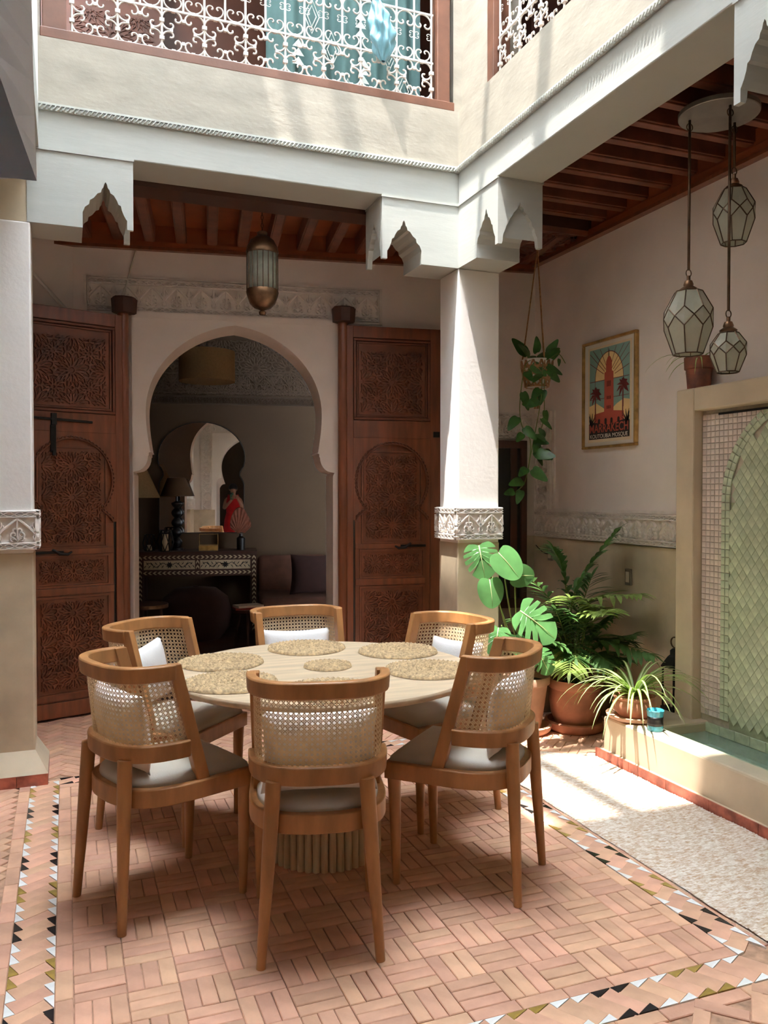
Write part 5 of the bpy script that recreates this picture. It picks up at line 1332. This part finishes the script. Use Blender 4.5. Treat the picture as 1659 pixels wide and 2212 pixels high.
def text(body, size, loc, m, parent, T, width, bold=0.0):
    cd = D.curves.new('lettering', 'FONT'); cd.body = body; cd.size = size; cd.align_x = 'CENTER'; cd.extrude = 0.0002; cd.offset = bold
    o = D.objects.new('tmp_text', cd); C.objects.link(o)
    me = D.meshes.new_from_object(o.evaluated_get(bpy.context.evaluated_depsgraph_get())); D.objects.remove(o)
    xs = [v.co.x for v in me.vertices]; sx = width/(max(xs)-min(xs)); me.materials.append(MATS[m])
    ob = D.objects.new('lettering', me); C.objects.link(ob); ob.parent = parent
    ob.matrix_local = T @ Matrix.Translation((loc[0], loc[1], loc[2])) @ Matrix.Scale(sx, 4, (1, 0, 0)); return ob
text('MARRAKECH', 0.075, (0, -0.243, 0.0168), 'ink_red', po, TP, 0.395, 0.0012)
text('KOUTOUBIA MOSQUE', 0.036, (0, -0.279, 0.0168), 'ink_white', po, TP, 0.385)

# ------------------------------------------------------------------ pendant cluster over the fountain
pc = thing('pendant_cluster', 'round metal ceiling plate with three hanging faceted glass lanterns', 'pendant lamp', (2.663, 2.875, 3.045))
MB().lathe([(0.0, 0.0), (0.165, 0.0), (0.168, 0.003), (0.168, 0.022), (0.0, 0.022)], 48).build('ceiling_plate', 'pewter', pc, smooth=True)
MB().lathe([(0.02, 0.02), (0.03, 0.022), (0.03, 0.085), (0.02, 0.085)], 16).build('ceiling_stem', 'bronze', pc)
def glass_lantern(loc_top, R, Hh):
    """faceted lantern: six panes above and below, six diamonds round the waist"""
    base = Vector(loc_top) - pc.location
    T = Matrix.Translation(base)
    rod_top = -base.z
    r = MB(T).tube([(0, 0, 0.075), (0, 0, rod_top)], 0.006, 8).build('rod', 'bronze', pc, smooth='all')
    MB(T).tube([(0.014*math.cos(a), 0, 0.062 + 0.016*math.sin(a)) for a in [2*PI*i/14 for i in range(14)]], 0.0025, 5, closed=True).build('ring', 'bronze', r, smooth='all')
    MB(T).tube([(0.016*math.cos(a), 0, rod_top - 0.03 + 0.016*math.sin(a)) for a in [2*PI*i/14 for i in range(14)]], 0.0025, 5, closed=True).build('ring', 'bronze', r, smooth='all')
    MB(T).lathe([(0.008, 0.05), (0.008, 0.03), (0.016, 0.028), (0.022, 0.012), (0.02, 0.005), (0.036, -0.006), (R*0.46, -0.018), (R*0.48, -0.024)], 24).build('cap', 'brass', pc, smooth=True)
    n = 8; z0, z3 = -0.02, -Hh; zu, zm, zl = -Hh*0.34, -Hh*0.47, -Hh*0.62
    p = lambda r_, k, z: Vector((r_*math.cos(2*PI*k/n + 0.3), r_*math.sin(2*PI*k/n + 0.3), z))
    rt, rm, rb_ = R*0.56, R, R*0.60
    # panes between solder lines: merged facets
    for k in range(n):
        up_ = p(rm*0.97, k+0.5, zu); lo = p(rm*0.97, k+0.5, zl); up2 = p(rm*0.97, k-0.5, zu); lo2 = p(rm*0.97, k-0.5, zl)
        tA = p(rt, k, z0); mA = p(rm, k, zm); bA = p(rb_, k, z3); tM = p(rt*0.98, k+0.5, z0); tM2 = p(rt*0.98, k-0.5, z0); bM = p(rb_*0.98, k+0.5, z3); bM2 = p(rb_*0.98, k-0.5, z3)
        for quad in ([tM2, up2, mA, up_, tM], [mA, lo2, bM2, bM, lo]):
            cen = sum(quad, Vector())/len(quad); mb = MB(T); mb.add([cen] + quad, [(0, i+1, (i+1) % len(quad)+1) for i in range(len(quad))]); mb.build('glass_pane', 'milk_glass', pc, fix=False)
        mB = p(rm, k+1, zm); quad = [up_, mA, lo, mB]; cen = (up_+lo)*0.5*1.02; cen.z = zm
        MB(T).add([cen] + quad, [(0, i+1, (i+1) % 4+1) for i in range(4)]).build('glass_pane', 'milk_glass', pc, fix=False)
    so = MB(T)
    for k in range(n):
        up_ = p(rm*0.975, k+0.5, zu); lo = p(rm*0.975, k+0.5, zl); mA = p(rm, k, zm); mB = p(rm, k+1, zm)
        for a, b in ((p(rt, k+0.5, z0), up_), (up_, mA), (up_, mB), (lo, mA), (lo, mB), (lo, p(rb_, k+0.5, z3)), (p(rb_, k+0.5, z3), p(rb_, k+1.5, z3)), (p(rt, k+0.5, z0), p(rt, k+1.5, z0))): so.tube([a, b], 0.0028, 5)
    so.build('solder_line', 'bronze', pc)
glass_lantern((2.574, 2.953, 2.315), 0.105, 0.295)
glass_lantern((2.633, 2.777, 2.105), 0.0735, 0.185)
glass_lantern((2.775, 2.900, 2.770), 0.088, 0.255)
# ------------------------------------------------------------------ brass cage lantern under the gallery
bl = thing('hanging_lantern', 'cylindrical brass lantern with ribbed glass hanging in front of the archway', 'lantern', (1.095, 4.86, 2.46))
MB().lathe([(0.0, 0.0), (0.018, 0.004), (0.022, 0.02), (0.012, 0.03), (0.03, 0.038), (0.05, 0.045), (0.075, 0.07), (0.09, 0.11), (0.096, 0.135), (0.093, 0.15), (0.0, 0.15)], 36).build('bottom_dome', 'brass', bl, smooth=True)
MB().lathe([(0.0, 0.36), (0.093, 0.36), (0.096, 0.372), (0.09, 0.40), (0.07, 0.44), (0.04, 0.462), (0.022, 0.468), (0.03, 0.476), (0.032, 0.486), (0.02, 0.494), (0.008, 0.498), (0.0, 0.5)], 36).build('top_dome', 'brass', bl, smooth=True)
MB().lathe([(0.088, 0.15), (0.088, 0.36)], 36).build('glass_tube', 'ribbed_glass', bl, smooth='all', fix=False)
for k in range(18):
    a = 2*PI*k/18; MB().tube([(0.092*math.cos(a), 0.092*math.sin(a), 0.145), (0.092*math.cos(a), 0.092*math.sin(a), 0.365)], 0.003, 5).build('cage_bar', 'bronze', bl)
cn = MB()
for k in range(6):
    z = 0.505 + k*0.024; ax = k % 2
    cn.tube([((0.007*math.cos(a) if ax else 0), (0 if ax else 0.007*math.cos(a)), z + 0.015*math.sin(a)) for a in [2*PI*i/10 for i in range(10)]], 0.0022, 4, closed=True)
cn.build('chain', 'bronze', bl)
MB().lathe([(0.012, 0.63), (0.035, 0.645), (0.04, 0.66), (0.03, 0.675), (0.0, 0.69)], 20).build('ceiling_rose', 'brass', bl, smooth=True)
wr = MB(WB).tube(smooth_path([(0.03, 3.0, 0.01), (0.0, 2.9, 0.008), (-0.03, 2.78, 0.02), (-0.07, 2.67, 0.02)], 6), 0.006, 6).build('wall_cable', 'wire', None, smooth='all'); tag(wr, 'white cable running down the wall over the carved frieze', 'cable')
# ------------------------------------------------------------------ salon furniture (local frame: along, depth from the wall, up)
def SI(a, d, z=0.0): return tuple(PI0 + UI*a - NI*d + Vector((0, 0, z)))
RZ = -TI
co = thing('console_table', 'dark console table with bone inlaid chevrons and two leaf patterned drawers', 'table', SI(-0.34, 0.22), RZ)
def inlay(mb, a0, a1, b0, b1, vert, p=0.045):
    L_, wd = (a1-a0, b1-b0) if not vert else (b1-b0, a1-a0); n = max(1, int(L_/p)); p = L_/n
    for i in range(n):
        s0 = i*p; s_ = 1 if (not vert and i < n/2) else -1
        for sg in (1, -1):
            pts = [(s0 + p*0.15 + (0.5*p if s_ < 0 else 0), wd/2), (s0 + p*0.15 + (0 if s_ < 0 else 0.5*p), wd/2 + sg*wd*0.42), (s0 + p*0.6 + (0 if s_ < 0 else 0.5*p), wd/2 + sg*wd*0.42), (s0 + p*0.6 + (0.5*p if s_ < 0 else 0), wd/2)]
            P = [(a0+x-p*0.1, b0+y) if not vert else (a0+y, b0+x-p*0.1) for x, y in pts]
            mb.prism(P, 0.0, 0.002)
TCo = frame((0, -0.20, 0), (1, 0, 0), (0, 0, 1))
MB().box(-0.59, 0.59, -0.20, 0.20, 0.80, 0.832).build('top', 'wood_dark', co, bevel=0.003)
MB().box(-0.57, 0.57, -0.20, 0.20, 0.585, 0.80).build('carcass', 'wood_dark', co)
for sx in (-1, 1):
    for sy in (-1, 1): MB().box(sx*0.555-0.03, sx*0.555+0.03, sy*0.17-0.03, sy*0.17+0.03, 0, 0.80).build('leg', 'wood_dark', co)
for x0, x1 in ((-0.52, -0.025), (0.025, 0.52)):
    dw = MB(TCo).box(x0, x1, 0.655, 0.745, 0.0, 0.008).build('drawer', 'bone', co)
    mb = MB(TCo @ Matrix.Translation((0, 0, 0.008))); c_ = (x0+x1)/2
    mb.prism([(c_ + (0.036 if i % 2 else 0.02)*math.cos(PI*i/8), 0.70 + (0.036 if i % 2 else 0.02)*math.sin(PI*i/8)) for i in range(16)], 0, 0.003)
    for sg in (1, -1):
        mb.strip([(c_+sg*0.03, 0.70)] + [(c_+sg*(0.03+0.19*t), 0.70+0.022*math.sin(t*9)) for t in [i/10 for i in range(1, 11)]], 0.006, 0.002)
        for i in range(9):
            x = c_ + sg*(0.05 + i*0.021); up = 1 if i % 2 else -1
            mb.prism([(x, 0.70), (x+sg*0.012, 0.70+up*0.016), (x+sg*0.028, 0.70+up*0.034), (x+sg*0.020, 0.70+up*0.012)], 0, 0.003)
    mb.build('leaf_inlay', 'black', dw, kind='stuff')
ib_ = MB(TCo); inlay(ib_, -0.53, 0.53, 0.755, 0.795, False); inlay(ib_, -0.53, 0.53, 0.60, 0.64, False); inlay(ib_, -0.58, -0.535, 0.02, 0.79, True); inlay(ib_, 0.535, 0.58, 0.02, 0.79, True); inlay(ib_, -0.02, 0.02, 0.65, 0.75, True)
ib_.T = TCo @ Matrix.Translation((0, 0, 0.001)); ib_.build('chevron_inlay', 'bone', co, kind='stuff')
# keyhole mirror
mi = thing('wall_mirror', 'keyhole shaped mirror with thin black frame above the console', 'mirror', SI(-0.31, 0.0, 1.0), RZ)
TM = frame((0, -0.004, 0), (1, 0, 0), (0, 0, 1))
def key(w_=0.435):
    p = [(-w_, 0.0), (-w_, 0.50), (-w_+0.01, 0.54), (-w_+0.045, 0.60), (-w_+0.042, 0.635), (-w_+0.02, 0.68)]
    c0 = 0.79; R = 0.445
    for i in range(0, 25):
        a = math.radians(lerp(195, -15, i/24)); p.append((R*math.cos(a), c0 + R*0.83*math.sin(a)))
    q = [(-x, y) for x, y in p[:6]][::-1]
    return p[:6] + p[6:] + q
K = key()
MB(TM).prism(K, -0.002, 0.012).build('glass', 'mirror', mi)
mb = MB(TM); mb.strip(K, 0.014, 0.018, 0.0, closed=True); mb.build('frame', 'black', mi)
# pendant drum lamp
dl = thing('pendant_drum_lamp', 'wide beige drum lampshade hanging on a chain inside the salon', 'pendant lamp', SI(-0.215, 1.3, 2.41), RZ)
MB().lathe([(0.245, 0.0), (0.247, 0.0), (0.247, 0.27), (0.245, 0.27)], 48).build('shade', 'lampshade', dl, smooth=True, fix=False)
MB().lathe([(0.0, 0.012), (0.243, 0.012)], 36).build('diffuser', 'lampshade', dl)
mb = MB()
for k in range(18):
    z = 0.28 + k*0.034; mb.tube([((0.01*math.cos(a) if k % 2 else 0), (0 if k % 2 else 0.01*math.cos(a)), z + 0.022*math.sin(a)) for a in [2*PI*i/10 for i in range(10)]], 0.003, 4, closed=True)
mb.build('chain', 'iron', dl)
# table lamps
tl = thing('table_lamp', 'brown shaded table lamp with black beaded stem in front of the mirror', 'table lamp', SI(-0.555, 0.20, 0.834), RZ)
MB().lathe([(0.0, 0.0), (0.065, 0.0), (0.065, 0.02), (0.02, 0.03)] + [(0.022 + 0.032*abs(math.sin(PI*t/0.1)), 0.03+t) for t in [i*0.01 for i in range(0, 46)]] + [(0.012, 0.50), (0.012, 0.60)], 28).build('stem', 'black', tl, smooth=True)
MB().lathe([(0.165, 0.55), (0.092, 0.735)], 36).build('shade', 'lampshade_brown', tl, smooth='all', fix=False)
fl2 = thing('floor_lamp', 'floor lamp with a large beige cone shade partly hidden by the arch jamb', 'floor lamp', SI(-0.86, 1.3), RZ)
MB().lathe([(0.0, 0.0), (0.13, 0.0), (0.13, 0.02), (0.015, 0.03), (0.012, 1.45), (0.0, 1.45)], 24).build('stand', 'black', fl2, smooth=True)
MB().lathe([(0.235, 1.372), (0.06, 1.76)], 40).build('shade', 'lampshade', fl2, smooth='all', fix=False)
# wire candle lanterns
def wire_lantern(a, d, R, Hh, label, ck):
    t = thing('wire_lantern', label, 'lantern', SI(a, d, 0.834), RZ)
    mb = MB(); n = 8
    ring = lambda r, z: mb.tube([(r*math.cos(2*PI*i/n), r*math.sin(2*PI*i/n), z) for i in range(n)], 0.004, 4, closed=True)
    ring(R*0.7, 0.004); ring(R*0.66, Hh)
    for k in range(n):
        P = lambda r, q, z: (r*math.cos(2*PI*q/n), r*math.sin(2*PI*q/n), z)
        mb.tube([P(R*0.7, k, 0.004), P(R, k+0.5, Hh*0.45), P(R*0.66, k, Hh)], 0.004, 4); mb.tube([P(R*0.7, k+1, 0.004), P(R, k+0.5, Hh*0.45), P(R*0.66, k+1, Hh)], 0.004, 4)
    mb.build('wire_cage', 'iron', t)
    MB().lathe([(0.0, 0.004), (ck[0], 0.004), (ck[0], ck[1]), (0.0, ck[1])], 20).build('candle', 'candle', t, smooth=True)
wire_lantern(-0.815, 0.30, 0.07, 0.165, 'small black wire lantern with short candle on the console', (0.025, 0.06))
wire_lantern(-0.655, 0.37, 0.085, 0.21, 'taller black wire lantern with a thick cream candle on the console', (0.032, 0.17))
gb = thing('glass_box', 'open brass edged glass box on the console', 'box', SI(-0.235, 0.30, 0.834), RZ)
MB().box(-0.095, 0.095, -0.05, 0.05, 0.0, 0.05).build('box_body', 'gold_frame', gb)
mb = MB(frame((0, 0.05, 0), (1, 0, 0), (0, 0, 1))); frame_boxes(mb, -0.095, 0.095, 0.05, 0.165, 0.005, -0.004, 0.004); mb.build('lid_frame', 'gold_frame', gb)
va = thing('palm_leaf_vase', 'black bottle vase with dried brown fan palm leaves on the console', 'vase', SI(0.09, 0.25, 0.834), RZ)
MB().lathe([(0.0, 0.0), (0.042, 0.0), (0.044, 0.12), (0.018, 0.14), (0.016, 0.165), (0.0, 0.165)], 24).build('bottle', 'black', va, smooth=True)
for (x, y, rot, s_) in ((-0.03, 0.0, 0.10, 1.0), (0.045, 0.03, -0.25, 0.95)):
    mb = MB(Matrix.Translation((x, y, 0.15)) @ Matrix.Rotation(rot, 4, 'Y')); vs = [(0, 0, 0)]; m = 22
    for i in range(m+1):
        t = -1 + 2*i/m; a = t*2.2; r = s_*(0.145*math.cos(t*0.9)+0.03*math.cos(t*2)); vs.append((0.11*s_*math.sin(a)*(1-0.25*abs(t)), 0.008*(i % 2), 0.10 + r*math.cos(a)*1.05 ))
    vs[0] = (0, 0, 0.02); mb.add(vs, [(0, i+1, i+2) for i in range(m)]); mb.build('dried_leaf', 'dried_leaf', va, fix=False)
# sofa
so_ = thing('sofa', 'brown fabric sofa in the dark salon beside the console', 'sofa', SI(1.35, 0.55), RZ)
MB().box(-1.1, 1.1, -0.45, 0.45, 0.0, 0.22).build('base', 'sofa_dark', so_, bevel=0.02)
for k in range(3):
    x = -1.1 + k*0.733; MB().box(x+0.005, x+0.728, -0.47, 0.30, 0.22, 0.42).build('seat_cushion', 'sofa', so_, bevel=0.05, smooth='all', seg=4)
    MB(Matrix.Rotation(-0.16, 4, 'X')).box(x+0.005, x+0.728, 0.18, 0.36, 0.40, 0.82).build('back_cushion', 'sofa', so_, bevel=0.06, smooth='all', seg=4)
sc = MB(Matrix.Rotation(0.3, 4, 'X')); pmw = pillow_mesh(0.5, 0.42, 0.16); sc.add(pmw.v, pmw.f); o = sc.build('pillow', 'sofa_dark', None, smooth='all'); o.location = SI(0.80, 0.80, 0.425); o.rotation_euler = (0, 0, RZ); tag(o, 'dark rust square cushion on the sofa', 'cushion')
pf = thing('pouf', 'dark round leather pouf under the console', 'pouf', SI(-0.35, 0.62), RZ)
MB().lathe([(0.0, 0.0), (0.24, 0.0), (0.32, 0.10), (0.345, 0.24), (0.31, 0.40), (0.2, 0.485), (0.0, 0.50)], 40).build('body', 'sofa_dark', pf, smooth=True)
MB().lathe([(0.0, 0.5), (0.03, 0.502), (0.02, 0.51), (0.0, 0.512)], 16).build('button', 'sofa_dark', pf)
st = thing('wooden_stool', 'small wooden stool with splayed legs carrying books', 'stool', SI(0.15, 1.35), RZ)
MB().lathe([(0.0, 0.35), (0.155, 0.35), (0.16, 0.36), (0.16, 0.375), (0.0, 0.375)], 32).build('seat', 'wood_dark', st, smooth=True)
for k in range(3):
    a = 2*PI*k/3 + 0.4; MB().tube([(0.10*math.cos(a), 0.10*math.sin(a), 0.35), (0.17*math.cos(a), 0.17*math.sin(a), 0)], [0.016, 0.011], 10).build('leg', 'wood_dark', st, smooth='all')
for z, s_, m_, r_, l_ in ((0.376, 1.0, 'book', 0.2, 'red covered book at the bottom of the pile on the stool'), (0.394, 0.9, 'paper_mat', 0.35, 'pale book on top of the pile on the stool')):
    o = MB().box(-0.13*s_, 0.13*s_, -0.09*s_, 0.09*s_, 0, 0.017).build('book', m_, None); o.location = SI(0.14, 1.37, z); o.rotation_euler = (0, 0, RZ + r_); tag(o, l_, 'book')
sd = thing('side_table', 'dark round side table with a brass band by the left jamb', 'table', SI(-0.70, 1.75), RZ)
MB().lathe([(0.0, 0.455), (0.17, 0.455), (0.172, 0.46), (0.172, 0.49), (0.0, 0.49)], 36).build('top', 'wood_dark', sd, smooth=True)
MB().lathe([(0.1735, 0.462), (0.1735, 0.488)], 36).build('brass_band', 'brass', sd)
for k in range(3):
    a = 2*PI*k/3; MB().tube([(0.11*math.cos(a), 0.11*math.sin(a), 0.455), (0.13*math.cos(a), 0.13*math.sin(a), 0)], 0.013, 8).build('leg', 'wood_dark', sd)

# ------------------------------------------------------------------ the photographer, seen only in the mirror
pe = thing('person', 'person in a red sleeveless dress holding up a phone, seen in the mirror', 'person', (-0.05, -0.42, 0), -yaw*0.6)
def skin_body(name, verts, edges, radii, m, parent, sub=2):
    me = D.meshes.new(name); me.from_pydata(verts, edges, []); o = D.objects.new(name, me); C.objects.link(o); o.parent = parent
    md = o.modifiers.new('skin', 'SKIN'); md.use_smooth_shade = True
    sv = me.skin_vertices[0].data if me.skin_vertices else None
    if sv is None:
        bm = bmesh.new(); bm.from_mesh(me); bm.verts.layers.skin.verify(); bm.to_mesh(me); bm.free(); sv = me.skin_vertices[0].data
    for i, r in enumerate(radii): sv[i].radius = (r, r) if not isinstance(r, tuple) else r
    sv[0].use_root = True
    sb = o.modifiers.new('sub', 'SUBSURF'); sb.levels = sub; sb.render_levels = sub
    me.materials.append(MATS[m]); return o
V = [(0, 0, 0.86), (0, -0.01, 1.02), (0, 0, 1.18), (0, -0.01, 1.30), (0, 0.0, 1.38), (0, 0.015, 1.43), (0, 0.02, 1.49), (0, 0.02, 1.56),
     (-0.15, 0.0, 1.30), (-0.20, 0.07, 1.10), (-0.085, 0.30, 1.24), (-0.035, 0.355, 1.30),
     (0.15, 0.0, 1.30), (0.20, 0.07, 1.10), (0.125, 0.30, 1.24), (0.085, 0.355, 1.30),
     (-0.09, 0, 0.80), (-0.095, 0.02, 0.47), (-0.10, 0, 0.08), (-0.10, 0.10, 0.03), (0.09, 0, 0.80), (0.095, 0.02, 0.47), (0.10, 0, 0.08), (0.10, 0.10, 0.03)]
Eg = [(0,1),(1,2),(2,3),(3,4),(4,5),(5,6),(6,7),(3,8),(8,9),(9,10),(10,11),(3,12),(12,13),(13,14),(14,15),(0,16),(16,17),(17,18),(18,19),(0,20),(20,21),(21,22),(22,23)]
Rr = [(.15,.11),(.12,.09),(.14,.10),(.12,.08),(.05,.05),(.05,.055),(.075,.09),(.075,.085),.045,.04,.028,.026,.045,.04,.028,.026,.085,.058,.035,.032,.085,.058,.035,.032]
skin_body('body', V, Eg, Rr, 'skin', pe)
def dress(u, v):
    a = 2*PI*u; k = [0.0, 0.15, 0.3, 0.45, 0.6, 0.8, 1.0]; z = min(1.36, max(0.16, lerp(1.36, 0.16, v))); rx, ry = .12, .08
    tab = [(1.36, .12, .08), (1.28, .165, .115), (1.18, .165, .13), (1.02, .145, .115), (0.86, .185, .15), (0.5, .22, .19), (0.16, .27, .24)]
    for i in range(len(tab)-1):
        if tab[i][0] >= z >= tab[i+1][0]:
            f = (tab[i][0]-z)/(tab[i][0]-tab[i+1][0]); rx, ry = lerp(tab[i][1], tab[i+1][1], f), lerp(tab[i][2], tab[i+1][2], f); break
    fold = 1 + 0.05*v*math.sin(9*a)
    return (rx*fold*math.cos(a), ry*fold*math.sin(a), z)
MB().grid(dress, 60, 24, wrap=True).build('dress', 'red_cloth', pe, smooth='all', fix=False)
for sx in (-1, 1): MB().tube([(sx*0.10, 0.07, 1.30), (sx*0.095, 0.02, 1.385), (sx*0.10, -0.06, 1.32)], 0.022, 8).build('dress_strap', 'red_cloth', pe, smooth='all')
def hairf(u, v):
    a = 2*PI*u; t = v*PI*0.62; r = 0.098*math.sin(t) + 0.004; return (r*0.92*math.cos(a), -0.012 + r*1.05*math.sin(a) - 0.03*v*(1-math.sin(a))*0.5, 1.545 + 0.098*math.cos(t)*1.0)
hr_ = MB(); hr_.grid(hairf, 32, 10, wrap=True); hr_.lathe([(0.0, 0.045), (0.035, 0.035), (0.045, 0.0), (0.035, -0.035), (0.0, -0.045)], 16, (0, -0.10, 1.53)); hr_.build('hair', 'hair', pe, smooth='all')
fc = MB()
for sx in (-1, 1):
    fc.lathe([(0.0, -0.009), (0.010, -0.004), (0.010, 0.004), (0.0, 0.009)], 10, (sx*0.032, 0.098, 1.525))
fc.build('eyes', 'hair', pe)
MB().add([(-0.014, 0.098, 1.475), (0.014, 0.098, 1.475), (0, 0.125, 1.485), (0, 0.100, 1.525)], [(0, 1, 2), (0, 2, 3), (2, 1, 3)]).build('nose', 'skin', pe, smooth='all')
MB().box(-0.022, 0.022, 0.09, 0.104, 1.448, 1.458).build('mouth', 'ink_red', pe, bevel=0.003)
for sx in (-1, 1): MB().lathe([(0.0, -0.03), (0.018, -0.015), (0.02, 0.01), (0.0, 0.03)], 10, (sx*0.078, 0.01, 1.51), 0.5, 1.0).build('ear', 'skin', pe, smooth='all')
for sx, hx0 in ((-1, -0.035), (1, 0.085)):
    base = Vector((hx0, 0.355, 1.30))
    pl_ = MB(); pl_.tube([base, base + Vector((0, 0.025, 0.05))], [0.026, 0.034], 10)
    for k in range(4):
        q = base + Vector((-sx*0.006, 0.045, 0.018 + 0.02*k)); pl_.tube([q, q + Vector((-sx*0.012, 0.022, 0.004)), q + Vector((-sx*0.040 + sx*0.004*k, 0.026, 0.006)), q + Vector((-sx*0.058 + sx*0.006*k, 0.012, 0.006))], [0.0095, 0.009, 0.0085, 0.0075], 8)
    q = base + Vector((-sx*0.002, 0.02, 0.055)); pl_.tube([q, q + Vector((-sx*0.02, 0.0, 0.025)), q + Vector((-sx*0.042, 0.002, 0.035))], [0.011, 0.010, 0.008], 8)
    pl_.build('hand', 'skin', pe, smooth='all')
phn = thing('phone', 'green cased phone held upright by the person in the doorway', 'phone', (-0.006, -0.022, 1.372), -yaw)
MB().box(-0.037, 0.037, -0.009, 0.0, -0.075, 0.075).build('case', 'phone_case', phn, bevel=0.004)
MB().box(-0.034, -0.002, 0.0, 0.003, 0.036, 0.07).build('camera_bump', 'black', phn, bevel=0.002)
